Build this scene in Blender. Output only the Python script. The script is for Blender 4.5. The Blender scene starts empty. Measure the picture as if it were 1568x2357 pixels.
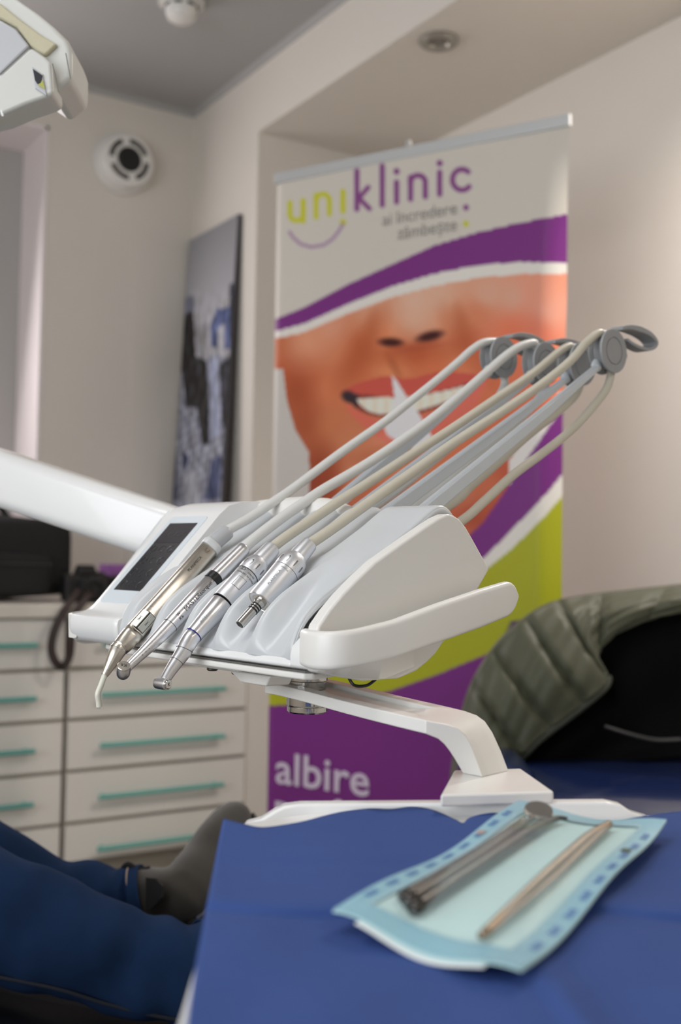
import bpy, math, random
import numpy as np
random.seed(4)
rng = np.random.default_rng(7)
SC = bpy.context.scene
COL = SC.collection

# ------------------------------------------------------------------ camera
F, CX, CY, CAMZ = 2540.0, 784.0, 1178.5, 1.02          # focal length in pixels of the 1568 x 2357 frame
AZ, PITCH, ROLL = math.radians(32.4), math.atan(101.5 / F), 0.018
A = np.array
f0 = A([math.sin(AZ), math.cos(AZ), 0.0]); r0 = A([math.cos(AZ), -math.sin(AZ), 0.0]); ZZ = A([0, 0, 1.0])
fw = math.cos(PITCH) * f0 + math.sin(PITCH) * ZZ
up = math.cos(PITCH) * ZZ - math.sin(PITCH) * f0
cr = math.cos(ROLL) * r0 + math.sin(ROLL) * up
cu = math.cos(ROLL) * up - math.sin(ROLL) * r0
CAM = A([0, 0, CAMZ])
import mathutils
cd = bpy.data.cameras.new('camera'); cam = bpy.data.objects.new('view_camera', cd); COL.objects.link(cam)
cd.sensor_fit = 'HORIZONTAL'; cd.sensor_width = 24.0; cd.lens = F / 1568 * 24.0
m3 = mathutils.Matrix((tuple(cr), tuple(cu), tuple(-fw))).transposed()
cam.matrix_world = mathutils.Matrix.Translation(CAM) @ m3.to_4x4()
cd.clip_start = 0.05; cd.clip_end = 50
cd.dof.use_dof = True; cd.dof.focus_distance = 0.965; cd.dof.aperture_fstop = 5.0
SC.camera = cam

# ------------------------------------------------------------------ light
SC.view_settings.view_transform = 'Standard'; SC.view_settings.look = 'None'
SC.view_settings.gamma = 1.0; SC.view_settings.use_curve_mapping = False
SC.view_settings.exposure = 0.22
w = bpy.data.worlds.new('world'); SC.world = w; w.use_nodes = True
w.node_tree.nodes['Background'].inputs[0].default_value = (0.75, 0.85, 1.0, 1)
w.node_tree.nodes['Background'].inputs[1].default_value = 0.3

def area_light(name, loc, target, sx, sy, power, color):
    d = bpy.data.lights.new(name, 'AREA'); d.shape = 'RECTANGLE'; d.size = sx; d.size_y = sy
    d.energy = power; d.color = color
    o = bpy.data.objects.new(name, d); COL.objects.link(o); o.location = loc
    o.rotation_euler = (mathutils.Vector(target) - mathutils.Vector(loc)).to_track_quat('-Z', 'Y').to_euler()
    return o
area_light('window_daylight', (-2.12, 0.10, 1.60), (0, 0.10, 1.55), 2.7, 1.4, 47, (0.90, 0.95, 1.0))
area_light('corner_window_daylight', (0.28, 4.02, 1.72), (0.28, 0.0, 0.5), 1.1, 1.45, 25, (1.0, 0.93, 0.93))
area_light('added_panel_light', (-0.45, 0.75, 2.645), (-0.45, 0.75, 0), 1.15, 0.55, 9, (1.0, 0.98, 0.95))  # overhead panel added to brighten metal reflections and top faces
area_light('ceiling_lamp_light', (0.9, -1.3, 2.64), (0.9, -1.3, 0), 0.55, 0.55, 9, (1.0, 0.93, 0.85))

# ------------------------------------------------------------------ pixel helpers (pixel = a direction only)
def ray(p): return fw + (p[0] - CX) / F * cr + (CY - p[1]) / F * cu
def at(px, py, d): return CAM + d * ray((px, py))
def onplane(p, n, c):
    r = ray(p); n = A(n, float); return CAM + r * ((c - CAM @ n) / (r @ n))
def onz(px, py, z): return onplane((px, py), ZZ, z)
def proj(P):
    v = P - CAM; d = v @ fw
    return np.stack([CX + F * (v @ cr) / d, CY - F * (v @ cu) / d], -1)
def ground(lat, d, z): return lat * r0 + d * f0 + A([0, 0, z])
# console frame: x to the near right end, y to the back, z up
a_ = math.radians(42.4)
LX = math.sin(a_) * r0 - math.cos(a_) * f0
LY = math.cos(a_) * r0 + math.sin(a_) * f0
LO = at(600, 1385, 0.95)
def W(x, y, z): return LO + x * LX + y * LY + A([0, 0, z])
def L(px, py, x):                                        # pixel ray cut with the console plane x = const
    v = onplane((px, py), LX, x + LO @ LX) - LO
    return A([x, v @ LY, v[2]])
def LW(px, py, x): return W(*L(px, py, x))

# ------------------------------------------------------------------ mesh helpers
ORIG = {}
def thing(name, label, cat, loc, group=None, kind=None):
    o = bpy.data.objects.new(name, None); COL.objects.link(o); o.location = tuple(loc)
    o.empty_display_size = 0.05
    o['label'] = label
    if cat: o['category'] = cat
    if group: o['group'] = group
    if kind: o['kind'] = kind
    ORIG[o.name] = A(loc, float)
    return o
class M:
    def __init__(s): s.v = []; s.f = []
    def add(s, v, f):
        b = len(s.v); s.v += [A(p, float) for p in v]; s.f += [tuple(i + b for i in q) for q in f]; return s
    def grid(s, G, wrap=False):                          # G[i][j] points
        n, m = len(G), len(G[0]); v = [p for r in G for p in r]; f = []
        for i in range(n - 1):
            for j in range(m if wrap else m - 1):
                k = (j + 1) % m; f.append((i * m + j, i * m + k, (i + 1) * m + k, (i + 1) * m + j))
        return s.add(v, f)
    def loft(s, R, cap=True):
        b = len(s.v); s.grid(R, True); m = len(R[0]); n = len(R)
        if cap:
            s.f.append(tuple(b + j for j in range(m))[::-1]); s.f.append(tuple(b + (n - 1) * m + j for j in range(m)))
        return s
    def prism(s, lo, hi):                                # two matching polygons
        n = len(lo); f = [tuple(range(n))[::-1], tuple(range(n, 2 * n))]
        f += [(i, (i + 1) % n, n + (i + 1) % n, n + i) for i in range(n)]
        return s.add(list(lo) + list(hi), f)
    def box(s, c, ax, ay, az):                           # centre and three half vectors
        c, ax, ay, az = map(A, (c, ax, ay, az))
        P = [c + i * ax + j * ay + k * az for k in (-1, 1) for i, j in ((-1, -1), (1, -1), (1, 1), (-1, 1))]
        return s.prism(P[:4], P[4:])
    def bx(s, x0, x1, y0, y1, z0, z1):
        return s.box(((x0 + x1) / 2, (y0 + y1) / 2, (z0 + z1) / 2), ((x1 - x0) / 2, 0, 0), (0, (y1 - y0) / 2, 0), (0, 0, (z1 - z0) / 2))
    def tube(s, P, R, n=20, cap=True, squash=None):
        return s.loft(tube_rings(P, R, n, squash), cap)
    def put(s, name, mat, parent=None, smooth=35, bevel=0, seg=3, sub=0, solid=0, voxel=0, label=None, cat=None, group=None, kind=None, loc=None):
        if parent is not None: o0 = ORIG[parent.name]
        elif loc is not None: o0 = A(loc, float)
        else:
            V = np.array(s.v); o0 = A([V[:, 0].mean(), V[:, 1].mean(), V[:, 2].min()])
        me = bpy.data.meshes.new(name); me.from_pydata([tuple(p - o0) for p in s.v], [], s.f)
        bm = __import__('bmesh').new(); bm.from_mesh(me)
        __import__('bmesh').ops.recalc_face_normals(bm, faces=bm.faces); bm.to_mesh(me); bm.free()
        o = bpy.data.objects.new(name, me); COL.objects.link(o)
        ORIG[o.name] = o0
        if parent is not None: o.parent = parent
        else: o.location = tuple(o0)
        me.materials.append(mat)
        if smooth:
            me.shade_smooth()
            if smooth < 180: me.set_sharp_from_angle(angle=math.radians(smooth))
        if voxel:
            q = o.modifiers.new('remesh', 'REMESH'); q.mode = 'VOXEL'; q.voxel_size = voxel; q.use_smooth_shade = True
            q = o.modifiers.new('smooth', 'SMOOTH'); q.iterations = 4; q.factor = 0.5
        if solid:
            q = o.modifiers.new('solid', 'SOLIDIFY'); q.thickness = solid; q.offset = 0
        if bevel:
            q = o.modifiers.new('bevel', 'BEVEL'); q.width = bevel; q.segments = seg; q.limit_method = 'ANGLE'
            q.angle_limit = math.radians(32); q.harden_normals = True
            me.shade_smooth()
        if sub:
            q = o.modifiers.new('sub', 'SUBSURF'); q.levels = sub; q.render_levels = sub
        if label: o['label'] = label
        if cat: o['category'] = cat
        if group: o['group'] = group
        if kind: o['kind'] = kind
        return o
def norm(v): v = A(v, float); return v / np.linalg.norm(v)
def spline(P, n):                                        # Catmull-Rom through P
    P = [A(p, float) for p in P]; Q = [2 * P[0] - P[1]] + P + [2 * P[-1] - P[-2]]
    out = []; m = len(P) - 1
    for k in range(n):
        t = k / (n - 1) * m; i = min(int(t), m - 1); u = t - i
        p0, p1, p2, p3 = Q[i:i + 4]
        out.append(0.5 * (2 * p1 + (p2 - p0) * u + (2 * p0 - 5 * p1 + 4 * p2 - p3) * u * u + (3 * p1 - p0 - 3 * p2 + p3) * u ** 3))
    return out
def frames(P, up0=None):
    P = [A(p, float) for p in P]; n = len(P); T = []
    for i in range(n):
        T.append(norm(P[min(i + 1, n - 1)] - P[max(i - 1, 0)]))
    u = up0 if up0 is not None else (ZZ if abs(T[0][2]) < 0.9 else A([1.0, 0, 0]))
    U = []; V = []
    for t in T:
        u = norm(u - t * (u @ t)); U.append(u); V.append(np.cross(t, u))
    return T, U, V
def tube_rings(P, R, n=20, squash=None, up0=None):
    if np.isscalar(R): R = [R] * len(P)
    T, U, V = frames(P, up0); q = squash or (1, 1); out = []
    for p, r, u, v in zip(P, R, U, V):
        out.append([A(p, float) + r * (q[0] * math.cos(2 * math.pi * k / n) * u + q[1] * math.sin(2 * math.pi * k / n) * v) for k in range(n)])
    return out
def lathe(o, axis, prof, n=40):                          # prof: (s along axis, radius)
    ax = norm(axis); u = norm(np.cross(ax, ZZ if abs(ax[2]) < 0.9 else A([1.0, 0, 0]))); v = np.cross(ax, u); o = A(o, float)
    R = [[o + s * ax + max(r, 1e-5) * (math.cos(2 * math.pi * k / n) * u + math.sin(2 * math.pi * k / n) * v) for k in range(n)] for s, r in prof]
    return M().loft(R)
def text2d(s, size, align='LEFT', extr=0, bold=0):
    c = bpy.data.curves.new('t', 'FONT'); c.body = s; c.size = size; c.align_x = align; c.offset = bold; c.resolution_u = 3
    o = bpy.data.objects.new('t', c); COL.objects.link(o)
    dg = bpy.context.evaluated_depsgraph_get(); me = bpy.data.meshes.new_from_object(o.evaluated_get(dg))
    v = [(p.co.x, p.co.y) for p in me.vertices]; f = [tuple(q.vertices) for q in me.polygons]
    bpy.data.objects.remove(o); bpy.data.curves.remove(c); bpy.data.meshes.remove(me)
    return v, f

# ------------------------------------------------------------------ materials
def lin(c):
    return tuple(((x / 255) / 12.92 if x <= 10.3 else ((x / 255 + 0.055) / 1.055) ** 2.4) for x in c)
MATS = {}
def mat(name, rgb, rough=0.5, metal=0.0, var=0.0, scale=30.0, bump=0.0, bscale=None, spec=0.5, sheen=0.0, coat=0.0, stretch=None, rvar=0.0):
    if name in MATS: return MATS[name]
    m = bpy.data.materials.new(name); m.use_nodes = True; N = m.node_tree.nodes; K = m.node_tree.links
    b = N['Principled BSDF']; c = lin(rgb) + (1,)
    b.inputs['Base Color'].default_value = c; b.inputs['Roughness'].default_value = rough; b.inputs['Metallic'].default_value = metal
    b.inputs['Specular IOR Level'].default_value = spec; b.inputs['Sheen Weight'].default_value = sheen; b.inputs['Coat Weight'].default_value = coat
    tc = N.new('ShaderNodeTexCoord'); mp = N.new('ShaderNodeMapping'); K.new(tc.outputs['Object'], mp.inputs['Vector'])
    if stretch: mp.inputs['Scale'].default_value = stretch
    nz = N.new('ShaderNodeTexNoise'); nz.inputs['Scale'].default_value = scale; nz.inputs['Detail'].default_value = 5
    K.new(mp.outputs['Vector'], nz.inputs['Vector'])
    mx = N.new('ShaderNodeMix'); mx.data_type = 'RGBA'
    mx.inputs['A'].default_value = tuple(x * (1 - var) for x in c[:3]) + (1,); mx.inputs['B'].default_value = tuple(min(1, x * (1 + var)) for x in c[:3]) + (1,)
    K.new(nz.outputs['Fac'], mx.inputs['Factor']); K.new(mx.outputs['Result'], b.inputs['Base Color'])
    if rvar:
        mr = N.new('ShaderNodeMapRange'); mr.inputs['To Min'].default_value = rough - rvar; mr.inputs['To Max'].default_value = rough + rvar
        K.new(nz.outputs['Fac'], mr.inputs['Value']); K.new(mr.outputs['Result'], b.inputs['Roughness'])
    if bump:
        n2 = N.new('ShaderNodeTexNoise'); n2.inputs['Scale'].default_value = bscale or scale * 4; n2.inputs['Detail'].default_value = 4
        K.new(mp.outputs['Vector'], n2.inputs['Vector'])
        bp = N.new('ShaderNodeBump'); bp.inputs['Strength'].default_value = bump; bp.inputs['Distance'].default_value = 0.002
        K.new(n2.outputs['Fac'], bp.inputs['Height']); K.new(bp.outputs['Normal'], b.inputs['Normal'])
    MATS[name] = m; return m
def attr_mat(name, rough=0.5, spec=0.2):
    m = bpy.data.materials.new(name); m.use_nodes = True; N = m.node_tree.nodes; K = m.node_tree.links
    b = N['Principled BSDF']; at_ = N.new('ShaderNodeAttribute'); at_.attribute_name = 'print'
    K.new(at_.outputs['Color'], b.inputs['Base Color']); b.inputs['Roughness'].default_value = rough; b.inputs['Specular IOR Level'].default_value = spec
    return m
def film_mat(name, tint, opacity, rough=0.12):
    m = bpy.data.materials.new(name); m.use_nodes = True; N = m.node_tree.nodes; K = m.node_tree.links
    b = N['Principled BSDF']; b.inputs['Base Color'].default_value = lin(tint) + (1,); b.inputs['Roughness'].default_value = rough
    nz = N.new('ShaderNodeTexNoise'); nz.inputs['Scale'].default_value = 40; tc = N.new('ShaderNodeTexCoord'); K.new(tc.outputs['Object'], nz.inputs['Vector'])
    bp = N.new('ShaderNodeBump'); bp.inputs['Strength'].default_value = 0.5; bp.inputs['Distance'].default_value = 0.002
    K.new(nz.outputs['Fac'], bp.inputs['Height']); K.new(bp.outputs['Normal'], b.inputs['Normal'])
    t = N.new('ShaderNodeBsdfTransparent'); mx = N.new('ShaderNodeMixShader'); mx.inputs[0].default_value = opacity
    K.new(t.outputs[0], mx.inputs[1]); K.new(b.outputs[0], mx.inputs[2]); K.new(mx.outputs[0], N['Material Output'].inputs['Surface'])
    return m

WALLM = mat('wall_paint', (227, 221, 212), 0.75, var=0.03, scale=3, bump=0.12, bscale=160)
CEILM = mat('ceiling_paint', (174, 173, 172), 0.85, var=0.02, scale=2)
TRIMW = mat('window_reveal_paint', (240, 232, 232), 0.5, var=0.02, scale=4)
WHITE = mat('white_gloss_plastic', (236, 236, 236), 0.22, var=0.015, scale=25, coat=0.2)
WHITE2 = mat('warm_white_plastic', (232, 230, 226), 0.32, var=0.02, scale=20)
TRAYM = mat('pale_blue_grey_plastic', (204, 207, 210), 0.3, var=0.01, scale=20)
WHIPM = mat('pale_blue_grey_arm_plastic', (205, 211, 217), 0.35, var=0.02, scale=60)
PULM = mat('grey_pulley_plastic', (150, 152, 155), 0.45, var=0.03, scale=80, bump=0.05, bscale=900)
HOSEW = mat('white_grey_hose_rubber', (214, 214, 212), 0.4, var=0.02, scale=60)
HOSEB = mat('beige_hose_rubber', (199, 193, 178), 0.42, var=0.03, scale=60)
STEEL = mat('satin_steel', (226, 226, 229), 0.31, 1.0, var=0.05, scale=90, rvar=0.07)
ALU = mat('bead_blasted_aluminium', (226, 228, 233), 0.42, 0.95, var=0.03, scale=200, bump=0.04, bscale=1500)
STEELW = mat('warm_brushed_steel', (214, 208, 198), 0.3, 1.0, var=0.06, scale=120, rvar=0.08)
CHROME = mat('polished_chrome', (205, 203, 200), 0.1, 1.0, var=0.08, scale=50)
BLACKR = mat('black_rubber', (16, 17, 20), 0.4, var=0.1, scale=80)
ENGR = mat('dark_engraving', (70, 70, 74), 0.5, 0.4)
ENGR2 = mat('faint_engraving', (150, 152, 158), 0.5, 0.6)
BLUEM = mat('blue_ring_enamel', (30, 40, 130), 0.35)
GREYR = mat('grey_boot_rubber', (178, 180, 183), 0.45, var=0.02)
IVORY = mat('ivory_plastic_tip', (226, 226, 214), 0.35, var=0.02)
SCRG = mat('screen_border_glass', (218, 226, 232), 0.08, var=0.01)
LCD = mat('dark_lcd_display', (46, 47, 51), 0.06, var=0.12, scale=30)
LCD2 = mat('purple_grey_lcd_header', (36, 34, 42), 0.06, var=0.1, scale=30)
ICON = mat('dim_lcd_icons', (62, 62, 66), 0.2)
GAPM = mat('dark_gap', (30, 30, 32), 0.6)

# ================================================================== the room
def room_box(name, x0, x1, y0, y1, z0, z1, m, parent=None, label=None, kind='structure'):
    return M().bx(x0, x1, y0, y1, z0, z1).put(name, m, parent, smooth=0, label=label, kind=None if parent else kind)
XB, YA, XN, ZC, ZS, YN = 1.73, 3.82, 2.27, 2.70, 2.46, 3.29     # wall planes: picture wall, window wall, niche back, ceiling, soffit, niche start
FLOORM = mat('grey_vinyl_floor', (150, 146, 140), 0.4, var=0.08, scale=14)
room_box('floor', -2.4, 2.6, -2.5, 4.4, -0.1, 0, FLOORM, label='grey vinyl floor of the treatment room')
room_box('ceiling', -2.4, 2.6, -2.5, 4.4, ZC, ZC + 0.1, CEILM, label='flat pale grey ceiling')
# window wall: opening x -0.30..1.171, z 0.95..2.52
WX0, WX1, WZ0, WZ1 = -0.30, 1.171, 0.95, 2.52
wl = M().bx(WX1, 2.6, YA, YA + 0.3, 0, ZC); wl.bx(-2.4, WX0, YA, YA + 0.3, 0, ZC); wl.bx(WX0, WX1, YA, YA + 0.3, 0, WZ0); wl.bx(WX0, WX1, YA, YA + 0.3, WZ1, ZC)
wl.put('wall_left', WALLM, smooth=0, label='cream wall with window and round vent', kind='structure')
wb = M().bx(XB, XN + 0.2, YN, YA, 0, ZC); wb.bx(XB, XN + 0.2, -2.5, YN, ZS, ZC)
wb.put('wall_back', WALLM, smooth=0, label='cream wall with lowered beam above the niche', kind='structure')
room_box('wall_right', XN, XN + 0.2, -2.5, YN, 0, ZS, WALLM, label='cream back wall of the niche')
room_box('wall_front', -2.4, 2.6, -2.6, -2.4, 0, ZC, WALLM, label='plain cream wall across the room')
# far side wall with a big window for daylight
SX, SY0, SY1, SZ0, SZ1 = -2.15, -1.30, 1.50, 0.85, 2.35
ws = M().bx(SX - 0.25, SX, -2.5, SY0, 0, ZC); ws.bx(SX - 0.25, SX, SY1, 4.0, 0, ZC); ws.bx(SX - 0.25, SX, SY0, SY1, 0, SZ0); ws.bx(SX - 0.25, SX, SY0, SY1, SZ1, ZC)
ws.put('wall_side', WALLM, smooth=0, label='cream wall with a large daylight window', kind='structure')
GLASSM = mat('sky_lit_window_glass', (220, 228, 235), 0.1)
wn2 = thing('window_2', 'large white framed daylight window', None, (SX - 0.15, 0.1, SZ0), kind='structure')
q = M()
for y0, y1, z0, z1 in ((SY0, SY0 + .07, SZ0, SZ1), (SY1 - .07, SY1, SZ0, SZ1), (SY0, SY1, SZ0, SZ0 + .07), (SY0, SY1, SZ1 - .07, SZ1), (0.07, 0.13, SZ0, SZ1)):
    q.bx(SX - 0.2, SX - 0.12, y0, y1, z0, z1)
q.put('window_frame', TRIMW, wn2, smooth=0)
M().bx(SX - 0.17, SX - 0.16, SY0, SY1, SZ0, SZ1).put('window_pane', GLASSM, wn2, smooth=0)
M().bx(SX - 0.1, SX + 0.06, SY0 - 0.04, SY1 + 0.04, SZ0 - 0.03, SZ0).put('window_sill', TRIMW, wn2, smooth=0)
# corner window: white reveal, grey blind
wn1 = thing('window_1', 'window recess with pinkish white reveal and grey roller blind', None, (0.43, YA + 0.2, WZ0), kind='structure')
q = M().bx(WX1 - 0.012, WX1, YA - 0.004, YA + 0.3, WZ0, WZ1); q.bx(WX0, WX0 + 0.012, YA - 0.004, YA + 0.3, WZ0, WZ1)
q.bx(WX0, WX1, YA - 0.004, YA + 0.3, WZ1 - 0.012, WZ1); q.bx(WX0, WX1, YA - 0.004, YA + 0.3, WZ0, WZ0 + 0.012)
q.put('reveal', TRIMW, wn1, smooth=0)
M().bx(WX0, WX1, YA + 0.262, YA + 0.27, WZ0, WZ1).put('roller_blind', mat('grey_blind_fabric', (186, 184, 182), 0.8, var=0.02, scale=90), wn1, smooth=0)
# faint panel seam on the window wall, below the vent
M().bx(1.50, XB, YA - 0.006, YA, 0.86, 2.17).put('trim_1', WALLM, None, smooth=0, bevel=0.002, label='slim raised cream panel on the wall under the vent', kind='structure')
# slim cove where ceiling meets the walls
M().prism([A([XB - .018, y, ZC]) for y in (-2.4, YA)] + [A([XB, y, ZC]) for y in (YA, -2.4)], [A([XB - .004, y, ZC - .018]) for y in (-2.4, YA)] + [A([XB, y, ZC - .018]) for y in (YA, -2.4)]).put('trim_2', CEILM, smooth=0, label='slim cove along the beam', kind='structure')
M().prism([A([x, YA - .018, ZC]) for x in (-2.1, XB)] + [A([x, YA, ZC]) for x in (XB, -2.1)], [A([x, YA - .004, ZC - .018]) for x in (-2.1, XB)] + [A([x, YA, ZC - .018]) for x in (XB, -2.1)]).put('trim_3', CEILM, smooth=0, label='slim cove along the window wall', kind='structure')

# ceiling lamp that gives the warm room light (out of frame)
cl = thing('ceiling_lamp', 'square white ceiling lamp panel, the lit one', 'ceiling lamp', (0.9, -1.3, 2.65))
M().bx(0.6, 1.2, -1.6, -1.0, 2.66, 2.70).put('lamp_housing', WHITE2, cl, bevel=.004)
cl = thing('ceiling_lamp', 'long white ceiling panel added out of view to brighten the instruments', 'ceiling lamp', (-0.45, 0.75, 2.655))  # unseen panel, added to go with the extra overhead light
M().bx(-1.05, .15, .45, 1.05, 2.66, 2.70).put('lamp_housing', WHITE2, cl, bevel=.004)

# recessed spot in the soffit
lgl = mat('glowing_warm_lens', (255, 236, 214), 0.4); lb = lgl.node_tree.nodes['Principled BSDF']; lb.inputs['Emission Color'].default_value = (1, .78, .55, 1); lb.inputs['Emission Strength'].default_value = 6
def downlight(p, label, lens):
    dl = thing('recessed_downlight', label, 'downlight', p - A([0, 0, .012]), 'downlights in the soffit')
    M().loft([[p + A([r * math.cos(t), r * math.sin(t), z]) for t in np.linspace(0, 2 * math.pi, 40, endpoint=False)] for r, z in ((.028, -.001), (.034, -.010), (.050, -.012), (.056, -.006), (.056, -.001))], False).put('bezel', mat('brushed_nickel_bezel', (170, 166, 158), 0.35, 0.7), dl)
    M().loft([[p + A([r * math.cos(t), r * math.sin(t), z]) for t in np.linspace(0, 2 * math.pi, 32, endpoint=False)] for r, z in ((.001, -.004), (.02, -.005), (.031, -.002))], False).put('lens', lens, dl)
downlight(onz(1010, 92, ZS), 'round unlit recessed downlight in the soffit above the banner', mat('frosted_lamp_lens', (120, 116, 108), 0.25))
p = A([2.03, 1.30, ZS]); downlight(p, 'round lit recessed downlight in the soffit', lgl)
d = bpy.data.lights.new('downlight_glow', 'SPOT'); d.energy = 60; d.color = (1.0, 0.93, 0.86); d.shadow_soft_size = .03; d.spot_size = math.radians(150); d.spot_blend = .8
o = bpy.data.objects.new('downlight_glow', d); COL.objects.link(o); o.location = (2.03, 1.30, ZS - .02)

# ceiling device at the top edge
p = onz(418, 2, ZC); pc = A([p[0], p[1], ZC])
dv = thing('ceiling_sensor', 'small white rounded sensor with dark slots hanging from the ceiling', 'sensor', pc - A([0, 0, .066]))
lathe(pc, (0, 0, -1), [(0, .07), (.010, .07), (.012, .050), (.022, .05), (.04, .048), (.055, .042), (.064, .028), (.066, .001)]).put('dome', WHITE2, dv)
for k in range(8):
    t = math.radians(45 * k + 10); d_ = A([math.cos(t), math.sin(t), 0]); s_ = A([-math.sin(t), math.cos(t), 0])
    M().box(pc + d_ * .0485 - A([0, 0, .024]), d_ * .003, s_ * .012, A([0, 0, .004])).put('slot', GAPM, dv, smooth=0)

# round vent on the window wall
vc = onplane((281, 380), (0, 1, 0), YA)
vv = thing('round_vent', 'round white vent with four slots and dark centre near the ceiling corner', 'vent', vc)
lathe(vc, (0, -1, 0), [(0, .112), (.018, .112), (.022, .104), (.055, .100), (.068, .093), (.072, .08), (.072, .045), (.066, .044)], 56).put('vent_body', WHITE2, vv)
DARKB = mat('dark_vent_mesh', (20, 20, 20), 0.6)
lathe(vc - A([0, .064, 0]), (0, -1, 0), [(0, .045), (.012, .045), (.016, .04), (.017, .001)], 40).put('vent_centre', DARKB, vv)
for k in range(4):
    R = []
    for t in np.linspace(math.radians(90 * k + 12 + 12), math.radians(90 * k + 78 + 12), 14):
        c = vc - A([0, .0725, 0]); e = A([math.cos(t), 0, math.sin(t)])
        R.append([c + e * .058, c + e * .076, c + e * .076 + A([0, .004, 0]), c + e * .058 + A([0, .004, 0])])
    M().loft(R).put('vent_slot', mat('dark_slot', (58, 52, 42), 0.7), vv, smooth=0)

# ================================================================== cabinets along the window wall
YF = 3.28
CABM = mat('warm_white_cabinet_lacquer', (232, 228, 222), 0.35, var=0.015, scale=6)
CABB = mat('cabinet_carcass', (172, 165, 152), 0.6)
HANM = mat('turquoise_handle_lacquer', (104, 176, 166), 0.35, var=0.03, scale=30)
GZ = [0.82, 0.662, 0.508, 0.352, 0.195, 0.075]
def cabinet(x0, x1, label):
    c = thing('drawer_cabinet', label, 'cabinet', ((x0 + x1) / 2, YF + .27, 0), 'drawer cabinets along the window wall')
    M().bx(x0 + .001, x1 - .001, YF + .02, YA - .005, .07, .82).put('body', CABB, c, smooth=0)
    M().bx(x0 + .001, x1 - .001, YF + .06, YA - .05, 0, .07).put('plinth', CABB, c, smooth=0)
    for i in range(5):
        z1, z0 = GZ[i] - .006, GZ[i + 1] + .006
        d = M().bx(x0 + .006, x1 - .006, YF, YF + .019, z0, z1).put('drawer', CABM, c, bevel=.0015)
        xm, zm = (x0 + x1) / 2, z1 - .0735
        M().tube([A([xm - .21, YF - .031, zm]), A([xm + .21, YF - .031, zm])], .0078, 14).put('handle', HANM, d)
        for s in (-1, 1):
            M().tube([A([xm + s * .19, YF - .031, zm]), A([xm + s * .19, YF, zm])], .0055, 12).put('handle_post', HANM, d)
cabinet(1.112, 1.73, 'white five drawer cabinet with turquoise handles beside the banner')
cabinet(0.489, 1.107, 'white five drawer cabinet with turquoise handles under the black bag')
cabinet(-0.134, 0.484, 'white five drawer cabinet with turquoise handles farthest from the banner')
M().bx(-0.14, XB, YF - .02, YA, .82, .86).put('worktop', mat('cream_worktop_laminate', (228, 222, 212), 0.3, var=0.02, scale=10), smooth=0, bevel=.004, label='cream worktop running along the drawer cabinets', cat='worktop')

# ================================================================== roll-up banner
def inside(poly, X, Y):
    r = np.zeros(X.shape, bool); n = len(poly)
    for i in range(n):
        x1, y1 = poly[i]; x2, y2 = poly[(i + 1) % n]
        if y1 == y2: continue
        c = ((Y < y1) != (Y < y2)) & (X < (x2 - x1) * (Y - y1) / (y2 - y1) + x1); r ^= c
    return r
def segdist(pl, X, Y):
    D = np.full(X.shape, 1e9)
    for (x1, y1), (x2, y2) in zip(pl[:-1], pl[1:]):
        dx, dy = x2 - x1, y2 - y1; t = np.clip(((X - x1) * dx + (Y - y1) * dy) / max(dx * dx + dy * dy, 1e-9), 0, 1)
        D = np.minimum(D, np.hypot(X - x1 - t * dx, Y - y1 - t * dy))
    return D
def curve(pts, X): p = A(pts, float); return np.interp(X, p[:, 0], p[:, 1])
def arc(cx, cy, r, a0, a1, ry=None, n=14): return [(cx + r * math.cos(math.radians(t)), cy + (ry or r) * math.sin(math.radians(t))) for t in np.linspace(a0, a1, n)]
def soft(d, w): return np.clip(0.5 - d / w, 0, 1)
def smooth_poly(pts, n=60): return [tuple(p) for p in spline([A(p, float) for p in pts] + [A(pts[0], float)], n)]
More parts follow.
